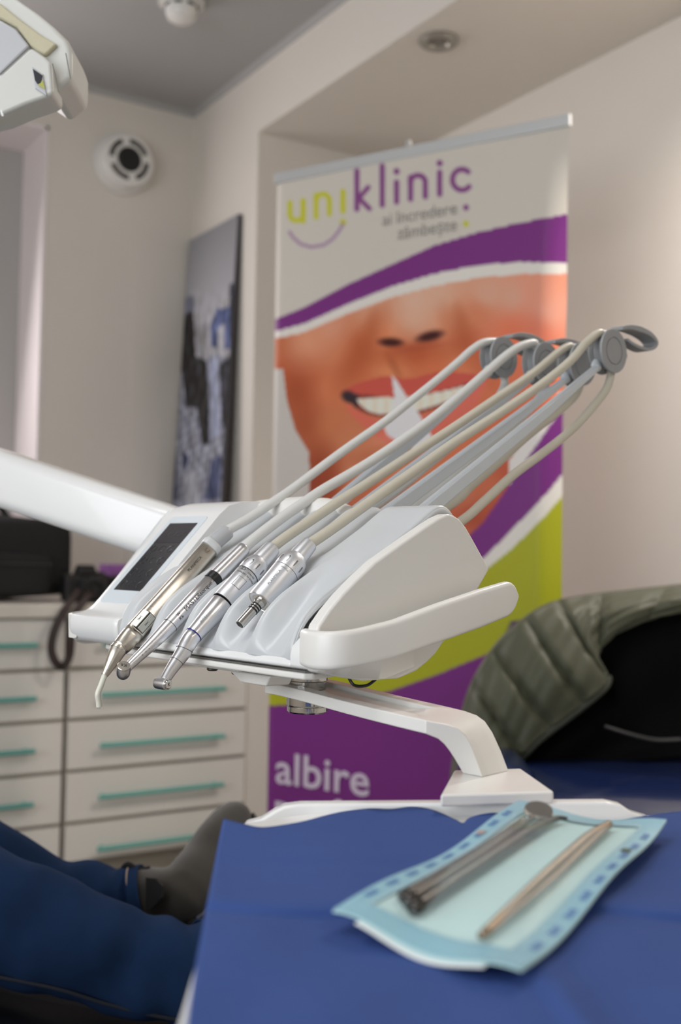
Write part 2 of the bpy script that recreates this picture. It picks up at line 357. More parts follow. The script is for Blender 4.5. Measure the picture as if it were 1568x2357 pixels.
def paint_banner(X, Y):
    C = np.zeros(X.shape + (3,)); C[:] = (176, 171, 163)
    def put(mask, col): C[mask] = col
    def blend(a, col):
        C[:] = C * (1 - a[..., None]) + A(col, float) * a[..., None]
    # --- photo of a smile, inverse-distance painted skin
    S = [(640, 800, 160, 78, 45), (640, 840, 165, 80, 48), (700, 780, 186, 124, 96), (760, 750, 188, 132, 108), (850, 700, 186, 140, 118), (720, 850, 172, 92, 60), (680, 900, 150, 74, 44), (700, 980, 150, 78, 50), (760, 900, 186, 108, 74), (750, 980, 176, 104, 70), (800, 1020, 178, 110, 78), (790, 830, 180, 104, 70),
         (840, 790, 166, 84, 50), (825, 850, 176, 92, 58), (880, 760, 196, 134, 100), (865, 720, 182, 120, 92), (950, 690, 188, 152, 132), (950, 740, 190, 138, 112), (940, 775, 176, 106, 76), (1030, 730, 190, 136, 106), (1060, 775, 172, 88, 54), (1010, 690, 186, 146, 124), (960, 815, 168, 78, 44), (900, 820, 182, 96, 58), (900, 850, 196, 126, 84), (1000, 830, 184, 98, 62), (1080, 830, 190, 110, 74), (1100, 720, 184, 108, 76), (1120, 680, 188, 146, 126), (1180, 690, 186, 144, 124), (1230, 690, 200, 130, 108), (1180, 760, 196, 106, 76), (1235, 760, 206, 106, 84), (1265, 720, 220, 140, 122), (1150, 850, 184, 98, 64), (1230, 850, 190, 96, 72), (1140, 940, 182, 94, 62),
         (880, 1060, 186, 116, 84), (820, 1080, 182, 118, 88), (960, 1075, 184, 112, 78), (740, 1080, 150, 72, 46), (730, 1120, 136, 58, 38), (1060, 1040, 182, 100, 68), (1060, 1130, 176, 104, 78), (1120, 1120, 172, 92, 64), (1150, 1180, 154, 66, 42), (1090, 1200, 146, 62, 42), (1180, 1090, 160, 72, 48), (1080, 1230, 168, 92, 62), (960, 1150, 176, 100, 72), (850, 1150, 170, 92, 66)]
    num = np.zeros_like(C); den = np.zeros(X.shape)
    for x, y, r, g, b in S:
        wgt = 1 / (((X - x) ** 2 + (Y - y) ** 2) + 500.) ** 1.45; num += wgt[..., None] * A([r, g, b], float); den += wgt
    skin = num / den[..., None]
    top3 = curve([(560, 800), (625, 782), (700, 765), (800, 722), (900, 685), (1000, 658), (1100, 640), (1200, 630), (1320, 630)], X)
    ph = (Y > top3); C[ph] = skin[ph]
    el = lambda cx, cy, rx, ry, ang: np.hypot(((X - cx) * math.cos(ang) + (Y - cy) * math.sin(ang)) / rx, (-(X - cx) * math.sin(ang) + (Y - cy) * math.cos(ang)) / ry)
    bl = lambda cx, cy, rx, ry, ang, col, s=0.6, k=1.0: blend(k * np.clip((1 + s / 2 - el(cx, cy, rx, ry, ang)) / s, 0, 1), col)
    bl(885, 775, 42, 34, -.3, (196, 118, 82), 1.2, .55); bl(1030, 745, 40, 36, .2, (198, 132, 100), 1.2, .5)
    bl(955, 725, 45, 45, 0, (194, 158, 138), 1.4, .6)
    bl(828, 815, 26, 85, .55, (146, 66, 36), 1.3, .50); bl(1085, 800, 28, 90, -.62, (150, 68, 40), 1.3, .50)
    bl(690, 905, 34, 110, -.22, (140, 62, 36), 1.4, .45); bl(1010, 660, 60, 40, 0, (196, 160, 140), 1.5, .4); bl(700, 800, 60, 40, 0, (200, 146, 118), 1.5, .45)
    bl(855, 752, 14, 34, .2, (160, 84, 52), 1.3, .5); bl(1062, 735, 14, 34, -.25, (160, 84, 52), 1.3, .5)
    bl(950, 812, 95, 22, -.1, (154, 72, 42), 1.4, .5); bl(908, 845, 9, 32, -.5, (140, 70, 44), 1.2, .5)
    bl(1180, 790, 60, 60, 0, (198, 96, 66), 1.5, .4); bl(900, 1050, 90, 18, -.1, (150, 70, 46), 1.3, .4); bl(740, 1090, 36, 60, 0, (126, 54, 34), 1.3, .5)
    bl(900, 788, 27, 10, .05, (58, 24, 20), .8); bl(990, 774, 30, 11, -.25, (56, 22, 20), .8)
    bl(955, 800, 60, 9, -.15, (150, 68, 42), 1.2, .6)
    # upper lip, teeth, lower lip
    lo = smooth_poly([(790, 922), (830, 950), (880, 966), (950, 962), (1020, 938), (1090, 892), (1122, 872), (1100, 925), (1055, 975), (990, 1020), (920, 1030), (860, 1000), (815, 960)])
    put(inside(lo, X, Y), (188, 94, 78)); bl(920, 1000, 60, 14, -.2, (204, 124, 106), 1.2, .5)
    up_ = smooth_poly([(783, 903), (830, 880), (890, 866), (940, 872), (1000, 858), (1060, 858), (1122, 868), (1085, 892), (1020, 900), (950, 912), (880, 918), (815, 920)])
    put(inside(up_, X, Y), (174, 74, 62))
    mo = smooth_poly([(788, 906), (840, 908), (900, 916), (960, 910), (1030, 896), (1090, 880), (1055, 915), (1000, 942), (930, 957), (865, 958), (820, 940)])
    mm = inside(mo, X, Y); C[mm] = np.where(((X[mm] < 825))[:, None], A([62, 44, 46.]), A([120, 52, 46.]))
    te = smooth_poly([(820, 918), (880, 915), (950, 912), (1020, 900), (1078, 888), (1045, 916), (990, 937), (925, 952), (868, 952), (836, 938)])
    tm = inside(te, X, Y); sh = 0.5 + 0.5 * np.cos((X - 850) / 26. * 2 * math.pi)
    tc = np.stack([200 + 12 * sh, 184 + 15 * sh, 168 + 17 * sh], -1); C[tm] = tc[tm]
    bl(803, 913, 17, 13, .4, (46, 36, 42), .6)
    # white glint and backdrop
    put(inside([(902, 862), (916, 880), (937, 914), (966, 955), (992, 1000), (1010, 1026), (950, 1034), (893, 1003), (884, 985), (902, 956), (908, 912)], X, Y), (194, 192, 194))
    put(inside([(600, 846), (652, 850), (660, 920), (680, 990), (712, 1042), (713, 1300), (600, 1300)], X, Y), (172, 167, 162))
    put(inside([(1290, 900), (1262, 935), (1172, 1060), (1170, 1135), (1290, 960)], X, Y), (192, 187, 184))
    # --- lower bands
    x_ = A([500, 700, 850, 950, 1060, 1110, 1180, 1262, 1320], float)
    b1 = np.interp(X, x_, [1420, 1390, 1345, 1302, 1250, 1205, 1105, 985, 900])
    b2 = np.interp(X, [500, 700, 850, 950, 1060, 1120, 1180, 1262, 1320], [1500, 1470, 1425, 1390, 1325, 1278, 1218, 1132, 1062])
    b3 = np.interp(X, [500, 700, 850, 950, 1060, 1120, 1180, 1262, 1320], [1528, 1498, 1455, 1420, 1358, 1310, 1262, 1180, 1112])
    b4 = curve([(500, 1628), (605, 1625), (750, 1618), (900, 1590), (1008, 1552), (1117, 1507), (1268, 1430), (1330, 1400)], X)
    PUR = (103, 42, 108); GRN = (146, 148, 34)
    put((Y > b1), PUR); put((Y > b2), (194, 190, 184)); put((Y > b3), GRN); put((Y > b4), PUR)
    # --- top band
    t1 = curve([(560, 765), (625, 738), (700, 708), (800, 655), (900, 610), (1000, 565), (1100, 535), (1200, 512), (1300, 494)], X)
    t2 = curve([(560, 785), (625, 765), (700, 745), (800, 700), (900, 660), (1000, 630), (1100, 610), (1200, 603), (1320, 606)], X)
    put((Y > t1) & (Y < t2), PUR); put((Y >= t2) & (Y <= top3), (192, 188, 182))
    # --- logo strokes, crop coordinates scaled back to pixels
    k = lambda P: [(600 + x / 2.178, 230 + y / 2.178) for x, y in P]
    GR = (168, 168, 44); PP = (112, 60, 112); st = lambda P, wd, col: blend(soft(segdist(k(P), X, Y) - wd / 2.178 / 2, 3.0), col)
    st([(147, 515), (147, 565)] + arc(180, 572, 33, 180, 0) + [(213, 505)], 25, GR); st([(213, 505), (213, 608)], 25, GR)
    st([(278, 478), (278, 588)], 25, GR); st(arc(312, 505, 33, 180, 360) + [(345, 572)], 25, GR)
    st([(413, 458), (413, 558)], 26, GR); st([(413, 613), (413, 616)], 32, GR)
    st([(483, 355), (483, 548)], 26, PP); st([(540, 438), (493, 492), (546, 545)], 24, PP)
    st([(610, 330), (610, 528)], 26, PP)
    st([(682, 412), (682, 512)], 26, PP); st([(682, 357), (682, 360)], 30, PP)
    st([(752, 388), (752, 498)], 26, PP); st(arc(789, 412, 37, 180, 360, 34) + [(826, 486)], 26, PP)
    st([(898, 362), (898, 474)], 26, PP); st([(898, 316), (898, 319)], 30, PP)
    st(arc(1010, 400, 48, -50, -318, 52, 24), 26, PP)
    st([(145, 662), (165, 692), (200, 722), (255, 738), (315, 728), (360, 698), (395, 655), (413, 622)], 15, (140, 112, 140))
    st([(1030, 538), (1030, 541)], 28, PP); st([(1030, 619), (1030, 622)], 28, GR)
    return C
BL = ground(-0.184, 2.85, 0); BR = ground(0.4967, 2.43, 0); BT = 2.015; BD = norm(BR - BL); BN = A([-BD[1], BD[0], 0]); BN = BN if BN @ f0 < 0 else -BN
BWID = np.linalg.norm(BR - BL)
bn = thing('roll_up_banner', 'tall roll-up banner with smiling mouth and purple and green bands', 'banner', (BL + BR) / 2)
NU, NV = 250, 600
uu = np.linspace(0, 1, NU); vv_ = np.linspace(0, 1, NV); U_, V_ = np.meshgrid(uu, vv_)
wid = 1 - 0.032 * np.clip(V_ / 0.35, 0, 1) ** 0.7
lean = 0.012 * V_
s_ = (lean + U_ * wid) * BWID
cv = np.clip((U_ - 0.93) / 0.07, 0, 1); cvl = np.clip((0.03 - U_) / 0.03, 0, 1)
nrm = -(cv ** 2) * 0.035 * np.clip(V_ / 0.2, 0, 1) - cvl ** 2 * 0.006 + 0.004 * np.sin(U_ * math.pi)
Zb = BT - 0.02 - V_ * (BT - 0.02 - 0.09)
P3 = BL[None, None, :] + s_[..., None] * BD + nrm[..., None] * BN + Zb[..., None] * ZZ
px = proj(P3); colr = paint_banner(px[..., 0], px[..., 1])
def srgb2lin(c): c = np.clip(c / 255., 0, 1); return np.where(c <= 0.04045, c / 12.92, ((c + 0.055) / 1.055) ** 2.4)
PRINT_GAIN = 1.58
def printed(name, P3, colr, m, parent, gain=PRINT_GAIN):
    nv, nu = P3.shape[:2]; G = M(); o0 = ORIG[parent.name] if parent is not None else P3.reshape(-1, 3).mean(0)
    me = bpy.data.meshes.new(name); V = (P3 - o0).reshape(-1, 3)
    idx = np.arange(nv * nu).reshape(nv, nu); Fq = np.stack([idx[:-1, :-1], idx[1:, :-1], idx[1:, 1:], idx[:-1, 1:]], -1).reshape(-1, 4)
    me.vertices.add(len(V)); me.vertices.foreach_set('co', V.astype(np.float32).ravel())
    me.loops.add(Fq.size); me.loops.foreach_set('vertex_index', Fq.astype(np.int32).ravel())
    me.polygons.add(len(Fq)); me.polygons.foreach_set('loop_start', (np.arange(len(Fq)) * 4).astype(np.int32))
    me.update(calc_edges=True); me.validate()
    at_ = me.color_attributes.new('print', 'FLOAT_COLOR', 'POINT')
    c4 = np.ones((len(V), 4), np.float32); c4[:, :3] = np.clip(srgb2lin(colr.reshape(-1, 3)) * gain, 0, 0.86); at_.data.foreach_set('color', c4.ravel())
    me.shade_smooth(); me.materials.append(m)
    o = bpy.data.objects.new(name, me); COL.objects.link(o)
    if parent is not None: o.parent = parent
    else: o.location = tuple(o0)
    return o
bs = printed('printed_sheet', P3, colr, attr_mat('banner_print', 0.42), bn); ORIG[bs.name] = ORIG[bn.name]
bs['label'] = 'printed sheet with logo, smile photo and colour bands'
def bpt(s, n, z): return BL + s * BD + n * BN + z * ZZ
M().box(bpt(BWID / 2, 0, BT - 0.012), BD * (BWID / 2 + .003), BN * .007, ZZ * .014).put('top_rail', mat('silver_rail', (205, 207, 208), 0.4, 0.3), bn, bevel=.003)
M().box(bpt(BWID / 2, -.01, .045), BD * (BWID / 2 + .02), BN * .05, ZZ * .045).put('base_cassette', mat('silver_cassette', (160, 162, 165), 0.35, 0.8), bn, bevel=.01)
M().tube([bpt(BWID * .47, -.03, .08), bpt(BWID * .47, -.03, BT + .03)], .008, 12).put('support_pole', mat('grey_pole', (190, 190, 190), 0.35, 0.6), bn)
for s in (-1, 1):
    M().box(bpt(BWID / 2 + s * .25, .0, .004), BD * .02, BN * .16, ZZ * .004).put('foot', mat('silver_cassette', (0, 0, 0)), bn, bevel=.002)
def text_plane(name, s, size, o, ex, ey, n, m, parent, align='LEFT', bold=0, label=None, sx=1.0):
    v, f = text2d(s, size, align, bold=bold)
    return M().add([o + x * sx * ex + y * ey + n * .0012 for x, y in v], f).put(name, m, parent, smooth=0, label=label)
def on_banner(px_, py_): return onplane((px_, py_), BN, (BL @ BN))
GREYT = mat('grey_print', (150, 143, 140), 0.6); WHT = mat('white_print_on_purple', (222, 206, 226), 0.5)
o_ = on_banner(1055, 493); text_plane('tagline_lettering', 'ai încredere', 0.043, o_, BD, ZZ, BN * 5, GREYT, bn, 'RIGHT', label='grey lettering ai încredere', sx=.98)
o_ = on_banner(1055, 531); text_plane('tagline_lettering', 'zâmbește', 0.043, o_, BD, ZZ, BN * 5, GREYT, bn, 'RIGHT', label='grey lettering zâmbește', sx=.95)
o_ = on_banner(636, 1800); text_plane('headline_lettering', 'albire', 0.113, o_, BD, ZZ, BN * 5, WHT, bn, bold=.0015, label='white lettering albire', sx=1.10)
o_ = on_banner(632, 1889); text_plane('headline_lettering', 'profesională', 0.113, o_, BD, ZZ, BN * 5, WHT, bn, bold=.0015, label='white lettering profesională', sx=1.02)

# ================================================================== canvas print in the corner, standing on the worktop
def paint_canvas(X, Y):
    k = lambda P: [(370 + x / 3.274, 480 + y / 3.274) for x, y in P]
    C = np.zeros(X.shape + (3,)); t = np.clip((Y - 495) / 200, 0, 1)[..., None]
    C[:] = A([132, 132, 136.]) * (1 - t) + A([158, 158, 164.]) * t
    low = Y > 820
    n1 = np.sin(X * .31 + 2 * np.sin(Y * .05)) * np.sin(Y * .11 + X * .05) + .6 * np.sin(X * .9 + Y * .02) + .5 * np.sin(Y * .33 + X * .21)
    C[low] = (A([128, 130, 142.]) + 26 * n1[low][:, None])
    nn = n1
    for poly, col in (([(130, 690), (240, 640), (260, 760), (150, 800)], (110, 112, 128)), ([(150, 800), (245, 770), (262, 960), (265, 1110), (350, 1150), (370, 1500), (372, 1780), (312, 1790), (272, 1500), (190, 1500), (160, 1240), (105, 1240), (105, 1020), (150, 960)], (40, 38, 38)),
                      ([(80, 1260), (120, 1250), (120, 1700), (90, 1500)], (44, 42, 42)), ([(440, 1180), (520, 1120), (520, 1800), (460, 1600)], (46, 46, 52)), ([(370, 1150), (430, 1080), (450, 1700), (370, 1750)], (140, 146, 168)),
                      ([(375, 880), (420, 760), (520, 740), (525, 1050), (480, 1060), (480, 860), (430, 900), (430, 1050), (380, 1040)], (78, 88, 126)), ([(270, 880), (350, 860), (350, 1130), (275, 1120)], (134, 134, 138)),
                      ([(60, 1760), (110, 1740), (130, 2200), (40, 2200)], (52, 56, 76)), ([(160, 1840), (210, 1860), (200, 1950), (160, 1960)], (50, 56, 84)), ([(380, 1900), (460, 1850), (440, 2200), (330, 2200)], (66, 72, 100)), ([(520, 560), (550, 560), (545, 1900), (520, 1900)], (52, 54, 66)),
                      ([(180, 2000), (280, 1960), (290, 2250), (190, 2250)], (150, 152, 160))):
        C[inside(k(poly), X, Y)] = col
    gr = np.random.default_rng(3).normal(0, 1, X.shape); g2 = gr.copy()
    for _ in range(3): g2 = (g2 + np.roll(g2, 1, 0) + np.roll(g2, -1, 0) + np.roll(g2, 1, 1) * .5) / 3.5 * 1.35
    city = np.clip((Y - 660) / 60, 0, 1)[..., None]
    C = C + city * (18 * g2[..., None] * A([1, 1.02, 1.25]) + 9 * np.sin(X / 3.1 + 3 * np.sin(Y / 37.))[..., None])
    return np.clip(C * .92, 18, 190)
cp = thing('canvas_print', 'tall abstract blue and black city canvas leaning in the corner', 'picture', (1.68, 3.60, .86))
cy0, cy1, cz0, cz1 = 3.395, 3.80, .862, 2.20
def cpt(y, z, off=0): return A([1.655 + (z - cz0) / (cz1 - cz0) * .058 - off, y, z])
yy = np.linspace(cy1, cy0, 60); zz = np.linspace(cz1, cz0, 170)
Pc = np.array([[cpt(y, z, .0012) for y in yy] for z in zz]); pxc = proj(Pc)
o = printed('printed_canvas', Pc, paint_canvas(pxc[..., 0], pxc[..., 1]), attr_mat('canvas_ink', 0.6), cp, 1.5); ORIG[o.name] = ORIG[cp.name]
M().prism([cpt(cy0, cz0), cpt(cy1, cz0), cpt(cy1, cz1), cpt(cy0, cz1)], [cpt(cy0, cz0) + A([.018, 0, 0]), cpt(cy1, cz0) + A([.018, 0, 0]), cpt(cy1, cz1) + A([.016, 0, 0]), cpt(cy0, cz1) + A([.016, 0, 0])]).put('stretcher_frame', mat('dark_canvas_edge', (70, 68, 72), 0.7), cp, smooth=0)

# ================================================================== things on the worktop
WT = .86
BAGM = mat('black_bag_fabric', (17, 17, 19), 0.75, var=0.2, scale=60, bump=0.3, bscale=400)
bg = thing('backpack', 'black fabric backpack lying on the cream worktop', 'bag', (.965, 3.56, WT))
def rounded_block(x0, x1, y0, y1, z0, z1, e=4.0, n=28, m=14, bulge=0.0):
    R = []
    for t in np.linspace(-1, 1, m):
        k = (1 - abs(t) ** e) ** (1 / e) if abs(t) < 1 else 0.0
        k = max(k, .02); ring = []
        for a in np.linspace(0, 2 * math.pi, n, endpoint=False):
            c, s = math.cos(a), math.sin(a); c = math.copysign(abs(c) ** (2 / e), c); s = math.copysign(abs(s) ** (2 / e), s)
            ring.append(A([(x0 + x1) / 2 + c * k * (x1 - x0) / 2, (y0 + y1) / 2 + s * k * (y1 - y0) / 2, (z0 + z1) / 2 + t * (z1 - z0) / 2 + bulge * c * c]))
        R.append(ring)
    return M().loft(R)
rounded_block(.74, 1.19, 3.46, 3.70, WT + .001, WT + .275, 6).put('bag_body', BAGM, bg, smooth=180)
rounded_block(.78, 1.11, 3.42, 3.50, WT + .01, WT + .16, 5).put('front_pocket', BAGM, bg, smooth=180)
M().tube(spline([A([.86, 3.58, WT + .268]), A([.88, 3.58, WT + .31]), A([.95, 3.58, WT + .318]), A([1.0, 3.58, WT + .268])], 20), .011, 10).put('carry_handle', BAGM, bg)
M().tube(spline([A([.79, 3.422, WT + .115]), A([.94, 3.414, WT + .118]), A([1.10, 3.422, WT + .115])], 12), .004, 8).put('zip', mat('dark_zip', (50, 50, 52), 0.4, 0.5), bg)

CAMB = mat('black_camera_body', (19, 18, 19), 0.5, var=0.15, scale=90, bump=0.3, bscale=900)
STRAP = mat('dark_brown_strap_leather', (48, 34, 30), 0.6, var=0.12, scale=50)
cmr = thing('camera', 'black camera with brown strap dangling over the worktop edge', 'camera', (1.20, 3.40, WT))
M().bx(1.128, 1.275, 3.37, 3.43, WT + .001, WT + .088).put('camera_body', CAMB, cmr, bevel=.012)
M().prism([A([x, 3.372, z]) for x, z in ((1.165, WT + .085), (1.235, WT + .085), (1.222, WT + .118), (1.178, WT + .118))], [A([x, 3.425, z]) for x, z in ((1.165, WT + .085), (1.235, WT + .085), (1.222, WT + .118), (1.178, WT + .118))]).put('viewfinder_hump', CAMB, cmr, bevel=.006)
lathe((1.20, 3.371, WT + .044), (0, -1, 0), [(0, .036), (.01, .037), (.03, .036), (.032, .034), (.055, .035), (.056, .028), (.048, .026), (.046, .001)], 32).put('lens', BLACKR, cmr)
lathe((1.252, 3.40, WT + .087), (0, 0, 1), [(0, .012), (.008, .012), (.009, .010), (.01, .001)], 20).put('dial', mat('dial_grey', (70, 66, 66), 0.4, 0.5), cmr)
def strap(pts, wdt, thick=.0025):
    P = spline([A(p) for p in pts], 60); T, U, V = frames(P, A([1.0, 0, 0])); R = []
    for p, t in zip(P, T):
        a = A([0.55, -0.2, 0.05]); a = norm(a - t * (a @ t)); b = np.cross(t, a)
        R.append([p + a * wdt + b * thick, p - a * wdt + b * thick, p - a * wdt - b * thick, p + a * wdt - b * thick])
    return M().loft(R)
SP = lambda x, y, yy: onplane((x, y), (0, 1, 0), yy)
strap([SP(185, 1352, 3.36), SP(172, 1372, 3.30), SP(152, 1400, 3.235), SP(128, 1445, 3.225), SP(118, 1490, 3.225), SP(128, 1524, 3.22), SP(146, 1534, 3.215), SP(160, 1508, 3.21), SP(165, 1460, 3.205), SP(176, 1410, 3.22), SP(196, 1380, 3.26), SP(212, 1352, 3.36)], .0125).put('strap', STRAP, cmr, smooth=60)
pc_ = thing('camera_pouch', 'dark padded pouch beside the camera on the worktop', 'pouch', (1.335, 3.44, WT))
rounded_block(1.285, 1.43, 3.38, 3.50, WT + .001, WT + .088, 4).put('pouch_body', mat('dark_pouch_fabric', (24, 18, 20), 0.8, var=0.2, scale=50, bump=.2), pc_, smooth=180)
M().tube(spline([A([1.292, 3.376, WT + .06]), A([1.355, 3.372, WT + .063]), A([1.42, 3.376, WT + .06])], 10), .003, 8).put('pouch_zip', mat('dark_zip', (0, 0, 0)), pc_)
M().bx(1.34, 1.44, 3.56, 3.66, WT + .001, WT + .118).put('purple_box', mat('purple_carton', (150, 92, 168), 0.5, var=.05), smooth=0, bevel=.003, label='small purple carton behind the camera', cat='carton')
M().bx(1.46, 1.54, 3.58, 3.66, WT + .001, WT + .145).put('pale_box', mat('pale_mint_carton', (196, 206, 202), 0.5, var=.05), smooth=0, bevel=.003, label='small pale mint carton next to the purple carton', cat='carton')

# ================================================================== delivery console
con = thing('delivery_console', 'white dental delivery console with touch screen and curved side handle', 'dental unit', W(-.05, .07, -.056))
def PX(x, prof): return [W(x, y, z) for y, z in prof]
# housing under the instrument tray
hs = [(-.027, -.044), (-.029, -.0475), (-.02, -.0505), (.10, -.0505), (.15, -.02), (.168, .03), (.160, .062), (.145, .070), (.125, .064), (.06, .025), (.0, -.022)]
M().prism(PX(-.19, hs), PX(.0755, hs)).put('housing', WHITE, con, bevel=.003)
fs_ = [(-.0285, -.0475), (-.0292, -.039), (-.0275, -.032), (-.021, -.0255), (0, -.009), (.04, .013), (.08, .035), (.10, .043), (.10, -.0505), (-.02, -.0505)]
M().prism(PX(.0745, fs_), PX(.096, fs_)).put('front_bridge', WHITE, con, bevel=.002)
# screen pod
pod = [(-.018, -.051), (-.0245, -.0495), (-.0285, -.045), (-.031, -.037), (-.0318, -.029), (-.0305, -.0245), (-.0265, -.0226), (-.020, -.0216), (-.012, -.0192), (-.003, -.0135), (.005, -.006), (.09, .0825), (.102, .092), (.118, .0965), (.140, .098), (.155, .094), (.168, .075), (.172, .02), (.15, -.03), (.10, -.050)]
def podsec(x, k=1.0, sh=0.0): return [W(x, y * k + sh, z - (1 - k) * .03) for y, z in pod]
secs = [(-.284, .84, .006), (-.2832, .90, .004), (-.281, .945, .002), (-.277, .975, .0008), (-.271, .992, .0002), (-.264, 1, 0), (-.20, 1, 0), (-.190, 1, 0), (-.1855, .995, 0), (-.1835, .975, .001)]
R = [podsec(*s) for s in secs]
M().loft(R).put('screen_pod', WHITE, con, smooth=40)
# rear cover hump behind the tray
R = []
for x, zt in zip(np.linspace(-.275, -.02, 24), np.interp(np.linspace(-.275, -.02, 24), [-.275, -.26, -.228, -.175, -.12, -.08, -.05, -.02], [.082, .091, .0975, .1010, .1020, .0985, .090, .076])):
    R.append([W(x, y, z) for y, z in ((.138, .03), (.136, zt - .016), (.139, zt - .006), (.146, zt - .001), (.153, zt), (.163, zt - .003), (.172, zt - .014), (.178, .02))])
M().loft(R).put('rear_cover', WHITE2, con, smooth=60)
# screen glass and display
sn = norm(np.cross(W(1, 0, 0) - W(0, 0, 0), W(0, .085, .0885) - W(0, 0, 0))); sn = sn if sn[2] > 0 else -sn
sy = norm(W(0, .085, .0885) - W(0, 0, 0)); s0 = W(-.268, .005, -.006)
def sp(u, v, h=0): return s0 + u * LX + v * sy + h * sn
def rrect(w0, w1, h0, h1, r, n=6):
    out = []
    for cx, cy, a0 in ((w1 - r, h0 + r, -90), (w1 - r, h1 - r, 0), (w0 + r, h1 - r, 90), (w0 + r, h0 + r, 180)):
        for k in range(n + 1):
            t = math.radians(a0 + 90 * k / n); out.append((cx + r * math.cos(t), cy + r * math.sin(t)))
    return out
rr = rrect(-.001, .068, -.008, .119, .006)
M().prism([sp(u, v, -.001) for u, v in rr], [sp(u, v, .0008) for u, v in rr]).put('screen_glass', SCRG, con, bevel=.0003, seg=2)
def scr(px_, py_): # pixel -> screen (u, v)
    p = onplane((px_, py_), sn, s0 @ sn + .0008) - s0; return p @ LX, p @ sy
c4 = [scr(258, 1358), scr(321, 1359.5), scr(460, 1203), scr(394.5, 1206)]
u0, u1, v0, v1 = (c4[0][0] + c4[3][0]) / 2, (c4[1][0] + c4[2][0]) / 2, (c4[0][1] + c4[1][1]) / 2, (c4[2][1] + c4[3][1]) / 2
disp = M().prism([sp(u, v, .0006) for u, v in ((u0, v0), (u1, v0), (u1, v1), (u0, v1))], [sp(u, v, .0010) for u, v in ((u0, v0), (u1, v0), (u1, v1), (u0, v1))]).put('display', LCD, con, smooth=0)
vh = v0 + (v1 - v0) * .70
M().prism([sp(u, v, .0009) for u, v in ((u0, vh), (u1, vh), (u1, v1), (u0, v1))], [sp(u, v, .0012) for u, v in ((u0, vh), (u1, vh), (u1, v1), (u0, v1))]).put('display_header', LCD2, disp, smooth=0)
tv, tf = text2d('14:13:57', .0105, 'CENTER'); uc = (u0 + u1) / 2
M().add([sp(uc + x, vh + .009 + y, .0014) for x, y in tv], tf).put('clock_digits', ICON, disp, smooth=0)
for i in range(4):
    for j in range(3):
        cu_, cv_ = u0 + (u1 - u0) * (.2 + .3 * j), v0 + (vh - v0) * (.12 + .25 * i)
        M().tube([sp(cu_ + .0045 * math.cos(t), cv_ + .0045 * math.sin(t), .0012) for t in np.linspace(.6 * j, 4.6 + .5 * i, 14)], .00035, 6).put('icon', ICON, disp)
# instrument tray with five slots
xs = np.unique(np.concatenate([np.linspace(-.186, .0735, 210), [.0745, .0752]]))
ridge = A([(-.0255, -.0425), (-.0262, -.036), (-.0258, -.031), (-.0243, -.0265), (-.021, -.019), (-.0165, -.0115), (-.010, -.004), (.003, .0065), (.018, .0155), (.030, .0222), (.045, .030), (.057, .037), (.072, .0452), (.085, .0528), (.098, .0605), (.109, .067), (.120, .0742), (.130, .0808), (.138, .0853), (.146, .087), (.153, .0855), (.160, .081), (.166, .073)])
valley = A([(-.0225, -.0425), (-.0230, -.0416), (-.0228, -.0406), (-.0218, -.0393), (-.0187, -.0363), (-.0146, -.0322), (-.0086, -.0262), (.003, -.0150), (.018, -.0006), (.030, .0107), (.045, .0232), (.057, .0322), (.072, .0413), (.085, .0485), (.098, .0560), (.109, .0623), (.120, .0695), (.130, .0758), (.138, .0802), (.146, .0822), (.153, .0815), (.160, .0785), (.166, .072)])
G = []
SLOT = [-.15, -.10, -.05, 0.0, .05]
def groove(x, w_, pw): # 1 in the middle of a slot, 0 on ridges
    d = min(abs(x - s) for s in SLOT); t = min(d / w_, 1.0); return (0.5 + 0.5 * math.cos(math.pi * t ** pw))
rs = spline([A([p[0], p[1], 0]) for p in ridge], 130); vs_ = spline([A([p[0], p[1], 0]) for p in valley], 130)
for p, q_ in zip(rs, vs_):
    row = []; low = 1 / (1 + math.exp((p[1] * 0 + p[0] - .060) / .007))
    for x in xs:
        nearest = min(SLOT, key=lambda s: abs(x - s)); upk = 0.0 if nearest > .02 else 1.0
        g = max(low * groove(x, .0246, 1.75), (1 - low) * upk * groove(x, .0125, 1.3))
        c = p * (1 - g) + q_ * g
        edge = -.004 * max(0, (x - .0735) / .0017) ** 2 if x > .0735 else 0
        row.append(W(x, c[0], c[1] + edge))
    G.append(row)
tr = M().grid(G); tr.put('instrument_tray', TRAYM, con, smooth=180, solid=.0022, label='pale blue grey slotted instrument tray')
# thin tray side rim
R = []
for p in rs[8:]:
    y, z = p[0], p[1]; R.append([W(.0748, y, z - .001), W(.0765, y, z - .0022), W(.0768, y, z - .006), W(.0745, y, z - .008)])
M().loft(R).put('tray_rim', TRAYM, con, smooth=60)
# side wing
wing = [tuple(L(a, b, .095)[1:]) for a, b in ((709, 1440), (735, 1402), (765, 1366), (800, 1330), (841, 1292), (900, 1250), (957, 1211), (985, 1193), (1005, 1184))]
wing += [tuple(L(a, b, .107)[1:]) for a, b in ((1036, 1183), (1048, 1187), (1060, 1195), (1075, 1214), (1090, 1240), (1112, 1280), (1126, 1306), (1127, 1313), (1102, 1357), (1060, 1423), (1030, 1468), (1005, 1505), (985, 1525), (960, 1545), (920, 1562), (840, 1568), (780, 1558), (730, 1548))] + [(-.029, -.045)]
wg = M().prism(PX(.094, wing), PX(.107, wing)).put('side_wing', WHITE2, con, bevel=.0036, seg=5)
